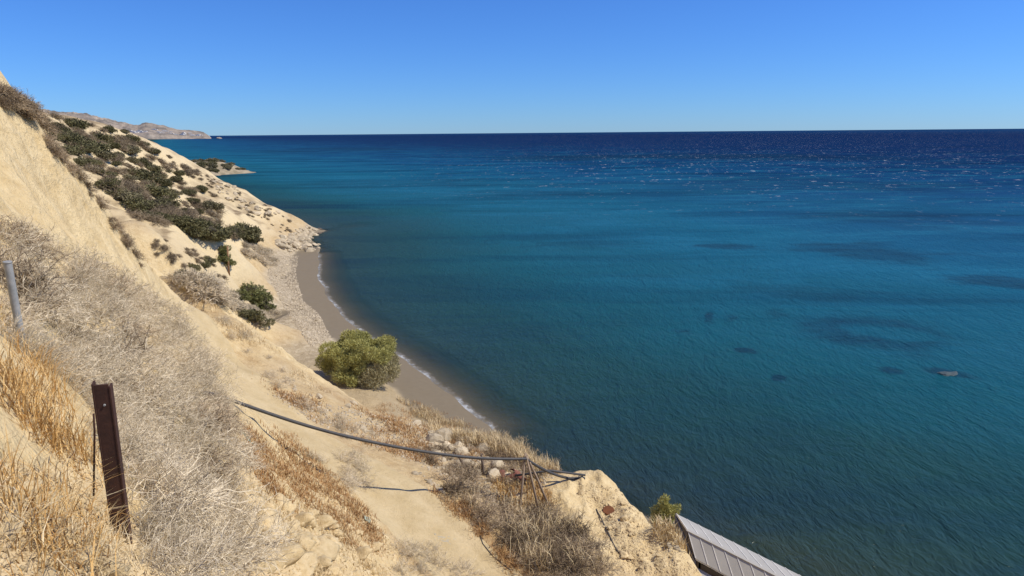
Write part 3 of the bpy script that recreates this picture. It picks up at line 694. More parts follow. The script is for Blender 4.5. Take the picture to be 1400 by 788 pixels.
def mk_twig(seed, m, **kw):
    v, f = twig_bush(seed, **kw); me = mesh_np('dry_bush', v, f, False); me.materials.append(m); return me
TW_PALE = [mk_twig(100 + i, M_TWIG, stems=36, second=6, third=4, r0=0.0080) for i in range(4)]
TW_BROWN = [mk_twig(120 + i, M_TWIGD, stems=34, second=6, third=4, r0=0.014) for i in range(3)]
M_TWIGK = twig_mat('dark_twig', (0.09, 0.065, 0.045), (0.36, 0.27, 0.17), 0.3)
TW_BROWN += [mk_twig(126 + i, M_TWIGK, stems=34, second=6, third=4, r0=0.016) for i in range(3)]
TW_FAR = [mk_twig(140 + i, M_TWIGF, stems=60, second=6, third=3, r0=0.022) for i in range(3)]
TW_FARP = [mk_twig(150 + i, M_TWIG, stems=60, second=6, third=3, r0=0.020) for i in range(2)]
def put(me, name, p, s, label, cat, group, sz=None, tilt=True, sink=0.06):
    o = bpy.data.objects.new(name, me); COL.objects.link(o)
    n = normal_at(np.array([p[0]]), np.array([p[1]]))[0] if tilt else np.array([0, 0, 1.])
    nn = Vector(0.45 * n + 0.55 * np.array([0, 0, 1.])).normalized()
    o.rotation_euler = (nn.to_track_quat('Z', 'Y').to_matrix() @ Matrix.Rotation(rng.uniform(0, 6.28), 3, 'Z')).to_euler()
    o.location = (p[0], p[1], p[2] - sink * s); o.scale = (s, s, sz or s)
    tag(o, label, cat, group); return o

# ------------------------------------------------------------------ green shrubs of the hillside
EV = []
for i in range(5):
    v, f = leaf_cloud(3000, lobes_for(200 + i, 13, 0.74, 0.40), 0.105, 210 + i); me = mesh_np('foliage', v, f); EV.append(me)
def core_mesh(seed):
    me = rock_mesh('shrub_core', seed, 2, 0.6, 0.6)
    return me
CORE = [core_mesh(300 + i) for i in range(3)]
M_CORE = simple('shrub_core_dark', (0.06, 0.05, 0.03), (0.04, 0.035, 0.022), 5, 1.0)  # dark colour for the filler lump inside the leaves
EVM = []
for me in EV:
    a = me.copy(); a.materials.append(M_EVER); b_ = me.copy(); b_.materials.append(M_BRIGHT); d_ = me.copy(); d_.materials.append(M_DUSTY); EVM.append((a, b_, d_))
def shrub(px, py, wpx, kind=0, label=None, group=None, hs=1.0, p=None):
    if p is None:
        h = cast([px], [py + wpx * 0.2])[0]
        if np.isnan(h[0]): return
        p = h
    d = math.sqrt(p[0] ** 2 + p[1] ** 2 + (H - p[2]) ** 2); s = wpx / F * d * 0.82
    e = empty('green_shrub', (p[0], p[1], p[2] - 0.05 * s), rng.uniform(0, 6.28)); e.scale = (s * rng.uniform(0.9, 1.2), s * rng.uniform(0.9, 1.1), s * hs)
    me = EVM[int(rng.integers(5))][kind]
    link('foliage', me, None, e)
    cmesh = CORE[int(rng.integers(3))]; cc = link('stem_or_core', cmesh, M_CORE, e); cc.location = (0, 0, 0.28); cc.scale = (0.62, 0.62, 0.72)  # opaque dark lump added behind the leaves so the crown isn't see-through
    tag(e, label or 'dark evergreen shrub growing on the scrub hillside', 'shrub', group or 'green shrubs on the scrub hillside')
    return e
for x, y, w in [(78, 173, 12), (103, 172, 20), (92, 190, 26), (112, 193, 20), (135, 190, 22), (128, 205, 26), (140, 213, 20), (95, 207, 24), (112, 222, 16), (150, 178, 14), (178, 190, 14), (176, 205, 20),
                (195, 197, 10), (207, 207, 12), (125, 222, 14), (158, 226, 9), (180, 220, 16), (195, 222, 16), (206, 231, 17), (190, 240, 26), (175, 244, 15), (230, 234, 7), (243, 237, 11), (240, 246, 12),
                (249, 235, 7), (222, 250, 18), (150, 253, 18), (172, 270, 28), (190, 282, 26), (210, 262, 30), (222, 280, 26), (240, 264, 13), (255, 263, 14), (275, 259, 16), (252, 288, 10), (285, 283, 22),
                (200, 295, 20), (216, 298, 18), (150, 240, 12), (160, 262, 16), (186, 262, 14), (70, 190, 14), (118, 205, 16), (228, 268, 16), (205, 280, 18), (60, 165, 10), (170, 180, 10), (84, 178, 14), (100, 198, 14), (150, 200, 14), (162, 212, 12), (135, 235, 12), (200, 252, 14), (262, 275, 12), (218, 240, 12), (270, 290, 12)]:
    if rng.random() < 0.3: shrub(x, y, w * 0.9, 2, 'dusty greyish olive shrub growing on the scrub hillside', 'greyish shrubs on the scrub hillside', 0.8)
    else: shrub(x, y, w * 0.95, hs=rng.uniform(0.75, 1.0))
for x, y, w in [(240, 303, 18), (256, 309, 28), (276, 315, 32), (297, 321, 26), (265, 318, 22), (286, 322, 20), (318, 316, 14)]:
    shrub(x, y, w, 0, 'dense dark evergreen shrub in the hedge-like row above the pale cut terrace', 'evergreen row above the pale terrace')
for x, y, w in [(335, 318, 28), (346, 326, 18), (325, 322, 14)]: shrub(x, y, w, 0, 'dark evergreen shrub at the foot of the hillside above the pebble beach', 'shrubs at the foot of the hillside')
for x, y, w in [(304, 342, 13), (305, 353, 15), (313, 359, 12)]: shrub(x, y, w, 1, 'bright green shrub beside the rusty pole below the terrace', 'bright shrubs by the rusty pole')
for x, y, w in [(285, 357, 13), (278, 363, 11), (262, 368, 14), (275, 382, 15), (250, 375, 14)]: shrub(x, y, w, 0, 'dusty green shrub on the pale bank below the terrace', 'shrubs on the pale bank')
for x, y, w in [(340, 400, 28), (352, 410, 26), (328, 406, 20), (362, 420, 16)]: shrub(x, y, w, 1, 'olive green shrub in the thicket behind the pebble beach', 'thicket behind the pebble beach')
for x, y, w in [(345, 434, 22), (358, 441, 16), (334, 430, 14)]: shrub(x, y, w, 0, 'low dark shrub on the bank above the pebbles', 'low shrubs above the pebbles')
for k_ in range(60):
    dx, dy, w = rng.uniform(-20, 13), rng.uniform(-24, 26), rng.uniform(1.1, 2.9)
    x, y = ptc[0] - 6 + dx, ptc[1] + 22 + dy; hz_ = lp_h(x, y)
    if hz_ < 0.9 or (-12 < dx < -2 and dy < 0): continue
    d = math.hypot(x, y); shrub(0, 0, w * 1.5 * F / d, 2 if k_ % 3 else 0, 'dusty green shrub on the low rocky point' if k_ % 3 else 'dark green shrub on the low rocky point', 'shrubs on the low rocky point', p=np.array([x, y, hz_]), hs=0.85)

# dry scrub over the hillside
hp = scatter_px([(62, 156), (120, 166), (190, 194), (225, 210), (280, 240), (300, 300), (345, 330), (240, 310), (195, 305), (150, 262), (95, 200)], 210, 5)
for p in hp:
    d = math.hypot(p[0], p[1]); s = rng.uniform(0.6, 1.5)
    put(TW_FAR[int(rng.integers(3))], 'dry_scrub_bush', p, s, 'brown leafless bush between the green shrubs of the hillside', 'bush', 'dry bushes on the scrub hillside', sz=s * 0.8)
for poly, n, lab, grp, lo, hi, ms in [
    ([(225, 212), (285, 240), (400, 302), (395, 325), (340, 300), (280, 262), (240, 235)], 70, 'small brown tuft on the bare seaward slope of the hillside', 'tufts on the bare seaward slope', 0.25, 0.7, TW_FAR),
    ([(195, 315), (250, 335), (300, 360), (310, 385), (260, 375), (205, 345)], 26, 'small dry tuft on the pale cut terrace', 'tufts on the pale terrace', 0.25, 0.6, TW_FAR),
    ([(330, 335), (370, 345), (375, 362), (350, 368), (332, 352)], 22, 'grey leafless bush in the clump at the foot of the hillside', 'grey bushes at the hill foot', 0.8, 1.4, TW_FARP),
    ([(250, 372), (300, 395), (370, 440), (360, 455), (300, 415), (245, 385)], 34, 'grey leafless bush in the gully behind the near brow', 'grey bushes behind the brow', 0.5, 1.1, TW_FARP),
    ([(310, 395), (370, 400), (378, 440), (330, 425)], 14, 'grey leafless bush behind the pebble beach', 'grey bushes behind the pebbles', 0.5, 1.0, TW_FARP),
    ([(0, 124), (50, 148), (75, 185), (62, 178), (22, 152), (0, 142)], 46, 'brown leafless bush along the crest of the yellow spur', 'dry bushes on the spur crest', 0.28, 0.5, TW_BROWN),
    ([(62, 185), (115, 244), (165, 307), (200, 372), (190, 364), (155, 312), (105, 248), (52, 190)], 40, 'dry twiggy bush along the falling edge of the yellow spur', 'dry bushes on the spur edge', 0.16, 0.36, TW_BROWN)]:
    for p in scatter_px(poly, n, 31 + n):
        s = rng.uniform(lo, hi); put(ms[int(rng.integers(len(ms)))], 'dry_bush', p, s, lab, 'bush', grp, sz=s * 0.85)

# ------------------------------------------------------------------ the near thicket of bleached thorn bushes
def pick(pts, n, k):
    """thin a scatter so that neighbours keep a distance that grows with range"""
    out = []
    for p in pts:
        d = math.hypot(p[0], p[1])
        if all((p[0] - o[0]) ** 2 + (p[1] - o[1]) ** 2 > (k * (0.25 + 0.028 * d)) ** 2 for o in out): out.append(p)
        if len(out) >= n: break
    return out
thick = [(0, 318), (40, 322), (75, 350), (130, 375), (190, 405), (230, 420), (262, 460), (285, 510), (300, 560), (315, 610), (310, 680), (315, 788), (215, 788), (200, 720), (165, 640), (115, 560), (60, 490), (0, 440)]
for p in pick(scatter_px(thick, 5000, 77), 260, 0.58):
    d = math.hypot(p[0], p[1]); s = rng.uniform(0.34, 0.62) * (0.62 + 0.045 * d)
    tb_ = TW_BROWN[int(rng.integers(3))] if rng.random() < 0.08 and d > 7 else TW_PALE[int(rng.integers(4))]
    put(tb_, 'thorn_bush', p, s, 'bleached leafless thorn bush in the thicket on the near bank', 'bush', 'thorn thicket on the near bank', sz=s * rng.uniform(0.75, 1.0), sink=0.12)
for poly, n, k, lo, hi, lab, grp, ms in [
    ([(605, 668), (635, 655), (680, 690), (715, 712), (765, 695), (785, 730), (835, 788), (740, 788), (690, 745), (655, 710)], 50, 0.52, 0.36, 0.85, 'brown leafless bush in the dense clump by the pole tripod', 'brown bushes beside the tripod', TW_BROWN),
    ([(530, 750), (600, 748), (640, 788), (545, 788)], 7, 0.6, 0.45, 0.7, 'grey leafless bush at the inner edge of the dirt track', 'bushes on the inner track edge', TW_PALE),
    ([(430, 625), (500, 618), (508, 665), (450, 672)], 9, 0.55, 0.4, 0.65, 'sparse pale bush under the slung hose at the track edge', 'sparse bushes under the hose', TW_PALE),
    ([(640, 595), (700, 610), (760, 648), (700, 668), (600, 645), (560, 620)], 44, 0.5, 0.26, 0.58, 'small brown bush among the rubble seaward of the track', 'small bushes in the rubble', TW_BROWN),
    ([(400, 540), (470, 570), (520, 600), (480, 605), (420, 570)], 16, 0.6, 0.3, 0.55, 'low grey bush on the slope between track and tamarisk', 'low bushes above the tamarisk', TW_PALE),
    ([(300, 430), (380, 500), (420, 530), (380, 530), (310, 470)], 12, 0.6, 0.25, 0.5, 'low dry bush on the pale slope at the top of the track', 'low bushes at the head of the track', TW_PALE)]:
    for p in pick(scatter_px(poly, n * 14, 60 + n), n, k):
        s = rng.uniform(lo, hi); put(ms[int(rng.integers(len(ms)))], 'dry_bush', p, s, lab, 'bush', grp, sz=s * rng.uniform(0.7, 0.95), sink=0.1)

# ------------------------------------------------------------------ dry grass
def grass_mesh(name, pts, hmin, hmax, width, lean, seed, droop=0.5, per=9, spread=0.08):
    r = np.random.default_rng(seed); n = len(pts) * per
    B = np.repeat(pts, per, axis=0) + np.concatenate([r.normal(size=(n, 2)) * spread, np.zeros((n, 1))], 1)
    B[:, 2] = hgt(B[:, 0], B[:, 1]) - 0.01
    a = r.uniform(0, 2 * math.pi, n); dr = np.stack([np.cos(a), np.sin(a), np.zeros(n)], -1)
    hh = r.uniform(hmin, hmax, n)[:, None]; ln = r.uniform(0.2, 1.0, n)[:, None] * lean
    side = np.stack([-np.sin(a), np.cos(a), np.zeros(n)], -1); tw = r.uniform(-0.7, 0.7, n)[:, None]; side = side + dr * tw
    w = width * r.uniform(0.6, 1.3, n)[:, None]
    up = np.array([0, 0, 1.])
    M1 = B + (up * 0.55 + dr * ln * 0.35) * hh; M2 = B + (up * (0.95 - droop * ln * 0.5) + dr * ln * 1.0) * hh
    V = np.stack([B - side * w, B + side * w, M1 + side * w * 0.8, M1 - side * w * 0.8, M2], 1).reshape(-1, 3)
    i = (np.arange(n) * 5)[:, None]
    T = np.concatenate([np.concatenate([i, i + 1, i + 2], 1), np.concatenate([i, i + 2, i + 3], 1), np.concatenate([i + 3, i + 2, i + 4], 1)], 0)
    return mesh_np(name, V, T)
def grass_mat(name, c1, c2, c3):
    m, nt, b = mat(name); g = N(nt, 'ShaderNodeNewGeometry').outputs['Random Per Island']
    col = ramp(nt, g, [(0.0, c1), (0.5, c2), (1.0, c3)]); nt.links.new(col, b.inputs['Base Color']); b.inputs['Roughness'].default_value = 0.75; b.inputs['Specular IOR Level'].default_value = 0.25
    return m
G_GOLD = grass_mat('golden_straw', (0.34, 0.17, 0.045), (0.58, 0.36, 0.13), (0.72, 0.54, 0.27))
G_RUST = grass_mat('rusty_stubble', (0.22, 0.11, 0.045), (0.40, 0.22, 0.085), (0.54, 0.36, 0.17))
G_PALE = grass_mat('pale_straw', (0.46, 0.34, 0.18), (0.62, 0.48, 0.27), (0.74, 0.62, 0.40))
def clumpy(pts, sc_, thr, seed):
    return pts[vnoise(pts[:, 0] / sc_, pts[:, 1] / sc_, seed) > thr]
def grass(name, poly, n, m, label, seed, hmin, hmax, width, lean=0.6, per=9, spread=0.08, sc_=0.8, thr=0.4, droop=0.5):
    pts = clumpy(scatter_px(poly, n, seed), sc_, thr, seed)
    o = link(name, grass_mesh(name, pts, hmin, hmax, width, lean, seed, droop, per, spread), m)
    tag(o, label, 'grass', kind='stuff'); return o
grass('golden_grass', [(0, 455), (50, 470), (85, 530), (120, 600), (110, 680), (60, 690), (0, 660)], 330, G_GOLD, 'tall golden dry grass on the near bank left of the rusty post', 1, 0.06, 0.27, 0.0021, 1.3, 11, 0.06, 0.3, 0.42)
grass('golden_tufts', [(0, 640), (90, 650), (150, 720), (120, 788), (0, 788)], 95, G_GOLD, 'golden grass tufts on the ochre clods below the post', 14, 0.06, 0.24, 0.0018, 1.3, 9, 0.05, 0.25, 0.45)
grass('straw_litter', [(0, 640), (120, 660), (190, 740), (215, 788), (0, 788)], 260, G_PALE, 'sparse broken straw on the clods at the foot of the post', 2, 0.03, 0.17, 0.0017, 1.6, 5, 0.07, 0.25, 0.5)
grass('rusty_stubble', [(335, 590), (400, 595), (440, 640), (500, 690), (530, 750), (470, 745), (420, 690), (370, 680), (340, 640)], 1300, G_RUST, 'rust-brown dry stubble on the bank above the track', 3, 0.05, 0.20, 0.006, 1.3, 10, 0.13, 0.55, 0.44)
grass('rusty_stubble', [(350, 515), (420, 545), (500, 560), (560, 545), (640, 580), (680, 600), (640, 650), (560, 630), (480, 600), (410, 565)], 1800, G_RUST, 'rust-brown dry stubble on the slope seaward of the track', 4, 0.06, 0.24, 0.008, 1.3, 10, 0.17, 0.8, 0.46)
grass('pale_grass', [(540, 545), (600, 568), (660, 590), (720, 605), (765, 645), (740, 650), (690, 622), (600, 600)], 700, G_PALE, 'pale feathery grass along the seaward brow', 6, 0.25, 0.62, 0.009, 0.6, 12, 0.13, 0.9, 0.3)
grass('straw_tufts', [(300, 660), (420, 690), (520, 750), (530, 788), (310, 788)], 700, G_PALE, 'scattered straw tufts between the yellow clods of the bank', 7, 0.06, 0.2, 0.005, 0.9, 9, 0.1, 0.6, 0.5)
grass('track_edge_straw', [(590, 655), (650, 700), (720, 788), (700, 788), (640, 722), (585, 668)], 260, G_RUST, 'brown stubble along the seaward edge of the track', 8, 0.08, 0.22, 0.007, 0.8, 10, 0.1, 0.6, 0.3)
grass('bush_straw', [(620, 660), (690, 690), (770, 690), (830, 770), (835, 788), (725, 788), (660, 720)], 140, G_PALE, 'dry straw growing up through the brown bushes by the tripod', 13, 0.25, 0.75, 0.007, 0.8, 9, 0.16, 0.7, 0.45)
grass('tripod_straw', [(680, 650), (740, 660), (760, 690), (700, 700), (670, 680)], 160, G_GOLD, 'ochre dry grass around the feet of the pole tripod', 9, 0.1, 0.35, 0.008, 0.6, 10, 0.1, 0.5, 0.2)
grass('gully_grass', [(200, 360), (240, 380), (330, 440), (430, 520), (480, 545), (420, 530), (330, 470), (230, 400)], 260, G_PALE, 'pale dry grass along the brow at the head of the track', 10, 0.08, 0.25, 0.008, 1.0, 9, 0.16, 1.2, 0.5)
grass('terrace_grass', [(885, 710), (930, 720), (935, 755), (905, 745)], 90, G_PALE, 'pale grass at the foot of the green bush by the roof', 12, 0.2, 0.5, 0.010, 0.6, 10, 0.12, 0.5, 0.2)

# ------------------------------------------------------------------ tamarisk above the wet sand
tb = P(492, 519, z=1.35)
tam = empty('tamarisk_tree', tuple(tb)); tag(tam, 'big rounded tamarisk tree at the edge of the grey beach', 'tree')
lob = []; rr = random.Random(12)
for i in range(84):
    a = rr.uniform(0, 6.28); d = 2.5 * math.sqrt(rr.random()); top = 4.25 * math.sqrt(max(0.05, 1 - (d / 3.0) ** 2))
    lob.append((d * math.cos(a) * 1.12, d * math.sin(a), rr.uniform(0.3, 1.0) * top * 0.86, rr.uniform(0.3, 0.72)))
green = [l for l in lob if not (l[0] > 0.7 and l[2] < 1.9)]; dry = [l for l in lob if (l[0] > 0.7 and l[2] < 1.9)] + [(2.3, -1.0, 0.9, 0.9), (1.6, -1.9, 0.8, 0.85), (1.0, -2.0, 0.6, 0.7)]
v, f = leaf_cloud(62000, green, 0.15, 3, 0.8, 0.22); link('crown', mesh_np('crown', v, f), M_TAM, tam)
v, f = leaf_cloud(20000, dry, 0.17, 4, 0.8, 0.18); cr = link('dry_crown', mesh_np('dry_crown', v, f), M_TAM2, tam); cr['label'] = 'drier greyish brown foliage low on the seaward side'
A = []; B = []; RA = []; RB = []
for l in lob + dry[-3:]:
    p0 = np.array([rr.uniform(-0.5, 0.5), rr.uniform(-0.4, 0.4), -0.2]); p2 = np.array(l[:3]); p1 = p0 * 0.5 + p2 * 0.5 + np.array([rr.uniform(-.2, .2), rr.uniform(-.2, .2), 0.15])
    A += [p0, p1]; B += [p1, p2]; RA += [0.10, 0.055]; RB += [0.055, 0.015]
v, f = segs_mesh(A, B, np.array(RA), np.array(RB), 6); link('trunk', mesh_np('trunk', v, f, True), M_BARK, tam)

# green bush beside the roof
gb_p = P(908, 722, z=1.0)
gbush = empty('green_bush', tuple(gb_p)); tag(gbush, 'olive green bush behind the yellow cliff beside the grey roof', 'bush')
lob2 = [(random.uniform(-.42, .42), random.uniform(-.4, .4), random.uniform(-0.2, 1.2), random.uniform(0.14, 0.32)) for _ in range(26)] + [(0.0, 0, 1.6, .16), (-0.1, 0, 1.4, .2), (0.6, 0, 1.1, .16), (0.45, .1, 0.9, .2)]
v, f = leaf_cloud(9000, lob2, 0.10, 5, 0.6, 0.3); link('foliage', mesh_np('foliage', v, f), M_TAM, gbush)
A = [np.array([0, 0, -0.2])] * len(lob2); B = [np.array(l[:3]) for l in lob2]
v, f = segs_mesh(A, B, 0.03, 0.008, 5); link('stem_or_core', mesh_np('stem_or_core', v, f, True), M_BARK, gbush)

# ------------------------------------------------------------------ rocks, rubble and pebbles
M_STONE = simple('limestone', (0.52, 0.44, 0.31), (0.40, 0.32, 0.21), 2.2, 0.95, bumpd=0.06, objrand=0.22)
M_CLOD = simple('yellow_clod', (0.62, 0.49, 0.29), (0.48, 0.36, 0.19), 3.5, 0.95, bumpd=0.025, objrand=0.12)
M_DARK = simple('wet_rock', (0.17, 0.13, 0.10), (0.11, 0.085, 0.065), 1.5, 0.6, bumpd=0.06, objrand=0.2)
ROCK = {}
for key, m in (('stone', M_STONE), ('clod', M_CLOD), ('dark', M_DARK)):
    ROCK[key] = []
    for i in range(5):
        me = rock_mesh('rock', 400 + i + len(key), 3 if key == 'clod' else 2, 0.9 if key == 'clod' else 0.45, 0.72); me.materials.append(m)
        if key == 'clod': me.polygons.foreach_set('use_smooth', np.ones(len(me.polygons), bool))
        ROCK[key].append(me)
def rock(p, s, key, label, group, name='rock', sink=0.25):
    o = bpy.data.objects.new(name, ROCK[key][int(rng.integers(5))]); COL.objects.link(o)
    o.location = (p[0], p[1], p[2] - s * (sink - 0.3)); o.rotation_euler = (rng.uniform(-.4, .4), rng.uniform(-.4, .4), rng.uniform(0, 6.28)); o.scale = (s * rng.uniform(0.8, 1.4), s * rng.uniform(0.8, 1.2), s * rng.uniform(0.7, 1.0))
    tag(o, label, 'rock', group); return o
for poly, n, lo, hi, key, lab, grp, nm in [
    ([(395, 318), (425, 308), (440, 335), (430, 345), (385, 345), (375, 330)], 110, 0.35, 1.1, 'stone', 'pale boulder tumbled at the foot of the hillside point', 'boulders at the point', 'boulder'),
    ([(425, 305), (448, 310), (455, 340), (440, 338)], 26, 0.3, 0.8, 'dark', 'dark wet rock in the shallows off the boulder point', 'wet rocks off the point', 'wet_rock'),
    ([(375, 350), (405, 352), (402, 385), (415, 420), (445, 465), (425, 470), (390, 420), (368, 378)], 130, 0.10, 0.28, 'stone', 'pale stone on the pebble belt of the beach', 'stones on the pebble belt', 'beach_stone'),
    ([(280, 235), (330, 262), (395, 300), (360, 300), (300, 268)], 60, 0.25, 0.8, 'stone', 'pale rock lying on the bare upper slope of the hillside', 'rocks on the bare slope', 'slope_rock'),
    ([(575, 590), (640, 600), (690, 640), (700, 660), (620, 640), (570, 615)], 60, 0.10, 0.34, 'stone', 'pale broken stone in the rubble heap seaward of the track', 'stones of the rubble heap', 'rubble_stone'),
    ([(400, 520), (520, 560), (560, 590), (480, 590), (400, 550)], 22, 0.06, 0.2, 'stone', 'small pale stone on the slope above the tamarisk', 'stones above the tamarisk', 'slope_stone'),
    ([(330, 690), (430, 690), (520, 745), (525, 788), (345, 788)], 75, 0.06, 0.24, 'clod', 'crumbling yellow clod on the bank above the track', 'clods on the bank', 'clod'),
    ([(0, 670), (120, 660), (190, 735), (215, 788), (0, 788)], 90, 0.015, 0.06, 'clod', 'small ochre clod on the ground around the rusty post', 'clods around the post', 'clod'),
    ([(790, 670), (850, 672), (900, 745), (955, 788), (870, 788), (830, 730)], 40, 0.04, 0.14, 'clod', 'yellow lump on the bare top of the eroded cliff', 'lumps on the cliff top', 'clod'),
    ([(895, 735), (925, 735), (930, 755), (915, 760)], 10, 0.05, 0.13, 'stone', 'grey stone between the cliff foot and the roof', 'stones below the cliff', 'slope_stone'),
    ([(555, 640), (600, 672), (650, 720), (640, 705), (590, 655)], 20, 0.05, 0.12, 'stone', 'small stone along the seaward edge of the track', 'stones along the track edge', 'track_stone')]:
    for p in scatter_px(poly, n, 500 + n):
        rock(p, lo + (hi - lo) * rng.random() ** 2, key, lab, grp, nm)
for x, y, s, key, lab in [(741 - 47, 660, 0.2, 'stone', 'white stone beside the red tile in the rubble'), (674, 693, 0.16, 'stone', 'rounded cream stone at the track side edge of the brown bushes'),
                          (436, 439, 0.35, 'stone', 'white boulder at the inner edge of the wet sand'), (472, 596, 0.14, 'stone', 'white stone under the hose on the track verge'),
                          (568, 580, 0.28, 'stone', 'white angular boulder on the brow above the wet sand'), (601, 601, 0.55, 'stone', 'large grey boulder standing in the rubble heap'), (594, 606, 0.4, 'stone', 'squat grey boulder leaning in the rubble heap')]:
    p = cast([x], [y])[0]; rock(p, s, key, lab, None, 'boulder')
# pebbles and grit too many to count
def pebbles(name, poly, n, lo, hi, m, label, seed):
    pts = scatter_px(poly, n, seed); r = np.random.default_rng(seed); k = len(pts)
    o8 = np.array([[1, 0, 0], [-1, 0, 0], [0, 1, 0], [0, -1, 0], [0, 0, 1], [0, 0, -1.]])
    f8 = np.array([[0, 2, 4], [2, 1, 4], [1, 3, 4], [3, 0, 4], [2, 0, 5], [1, 2, 5], [3, 1, 5], [0, 3, 5]])
    s = (lo + (hi - lo) * r.random(k) ** 3)[:, None, None]; jit = r.uniform(0.6, 1.4, (k, 6, 1)); a = r.uniform(0, 6.28, k); ca, sa_ = np.cos(a), np.sin(a)
    loc = o8[None] * jit * s * np.array([1, 1, 0.65]); x = loc[..., 0] * ca[:, None] - loc[..., 1] * sa_[:, None]; y = loc[..., 0] * sa_[:, None] + loc[..., 1] * ca[:, None]
    V = np.stack([x, y, loc[..., 2]], -1) + pts[:, None]; T = (f8[None] + (np.arange(k) * 6)[:, None, None]).reshape(-1, 3)
    o = link(name, mesh_np(name, V.reshape(-1, 3), T), m); tag(o, label, 'pebbles', kind='stuff')
M_PEB = simple('pebble', (0.52, 0.44, 0.32), (0.32, 0.26, 0.18), 1.4, 0.9)
M_GRIT = simple('grit', (0.60, 0.48, 0.29), (0.42, 0.31, 0.17), 1.8, 0.95)
pebbles('beach_pebbles', [(372, 350), (408, 350), (404, 375), (414, 412), (436, 430), (452, 462), (425, 475), (385, 415), (365, 375)], 7000, 0.05, 0.2, M_PEB, 'pale pebbles covering the upper beach', 21)
pebbles('bank_grit', [(320, 640), (500, 690), (540, 760), (560, 788), (320, 788)], 6000, 0.008, 0.06, M_GRIT, 'yellow crumbs and grit over the bank', 22)
pebbles('near_grit', [(0, 640), (120, 640), (200, 740), (215, 788), (0, 788)], 5000, 0.003, 0.022, M_GRIT, 'ochre crumbs and grit around the rusty post', 23)
pebbles('track_grit', [(300, 510), (350, 540), (520, 628), (650, 722), (712, 788), (600, 788), (504, 690), (400, 605)], 3500, 0.008, 0.035, M_GRIT, 'loose grit on the dirt track', 24)
pebbles('rubble_grit', [(350, 530), (480, 560), (640, 590), (760, 650), (700, 700), (560, 630), (420, 575)], 5000, 0.015, 0.09, M_PEB, 'loose pale rubble on the slope seaward of the track', 25)
pebbles('cliff_grit', [(790, 660), (850, 668), (960, 788), (850, 788)], 3000, 0.008, 0.05, M_GRIT, 'yellow crumbs on the eroded cliff top', 26)

# ------------------------------------------------------------------ rusty channel post
M_RUST = simple('rusty_steel', (0.085, 0.040, 0.028), (0.05, 0.026, 0.02), 14, 0.75, 0.2, bumpd=0.003, spec=0.3)
M_ZINC = simple('dull_zinc', (0.36, 0.36, 0.35), (0.24, 0.25, 0.25), 18, 0.6, 0.1, bumpd=0.002)
pb = P(167, 742, d=3.0); pb[2] = hgt(pb[0], pb[1]) - 0.25
pbv = P(166, 735, d=3.0); ptv = P(138, 526, d=2.93)
ax = Vector(ptv - pbv).normalized(); L = (Vector(ptv) - Vector(pbv)).length
tocam = (Vector((0, 0, H)) - Vector(pbv)); tocam = (tocam - ax * tocam.dot(ax)).normalized(); side = ax.cross(tocam).normalized(); 
rotm = Matrix.Rotation(math.radians(-14), 3, ax); fx = rotm @ side; fy = rotm @ tocam
if fx.x < 0: fx = -fx
post = empty('rusty_post'); post.matrix_world = frame_mat(Vector(pbv) - ax * 0.3, fx, ax.cross(fx), ax)
tag(post, 'rusty brown steel channel post leaning in the near bank', 'post')
bm = bmesh.new(); box_bm(bm, -0.025, 0.025, -0.004, 0.004, 0, L + 0.3); bm_obj('web', bm, M_RUST, post, 0.0012)
for sx_, nm in ((-1, 0.285), (1, 0.27)):
    bm = bmesh.new(); box_bm(bm, sx_ * 0.0285 - 0.0035, sx_ * 0.0285 + 0.0035, -0.006, 0.034, 0, L + nm + 0.02); bm_obj('flange', bm, M_RUST, post, 0.0012)
bm = bmesh.new(); bmesh.ops.create_cone(bm, segments=8, radius1=0.005, radius2=0.004, depth=0.004, cap_ends=True); me_ = bpy.data.meshes.new('bolt'); bm.to_mesh(me_); bm.free()
bo = link('bolt', me_, M_ZINC, post); bo.location = (0.004, -0.0065, L + 0.3 - 0.085); bo.rotation_euler = (math.radians(90), 0, 0)
rp0 = P(128, 612, d=3.15); rp1 = P(128, 566, d=3.12)
tag(link('rusty_rod', tube_mesh('rusty_rod', [rp0 - (rp1 - rp0) * 1.5, (rp0 + rp1) / 2 + np.array([0.004, 0, 0]), rp1], 0.004, 6), M_RUST), 'thin rusty rod standing beside the rusty channel post', 'rod')
for px_, py_ in ((4, 462), (40, 470), (24, 458), (62, 466)):
    p_ = P(px_, py_, d=5.5); p_[2] = hgt(p_[0], p_[1]); put(TW_PALE[int(rng.integers(4))], 'thorn_bush', p_, 0.34, 'bleached leafless thorn bush round the foot of the grey pipe post', 'bush', 'thorn bushes round the pipe post', sz=0.3)
# galvanised pipe post
g0 = P(26, 446, d=6.0); g1 = P(10, 358, d=5.95); gd = (g1 - g0)
pp = empty('pipe_post'); tag(pp, 'grey galvanised pipe post standing in the thorn thicket', 'post')
link('pipe', tube_mesh('pipe', [g0 - gd * 0.9, g1], 0.026, 14, False), M_ZINC, pp)
link('rim', tube_mesh('rim', [g1 - gd * 0.02, g1 + gd * 0.004], [0.0275, 0.0275], 14, True), M_ZINC, pp)

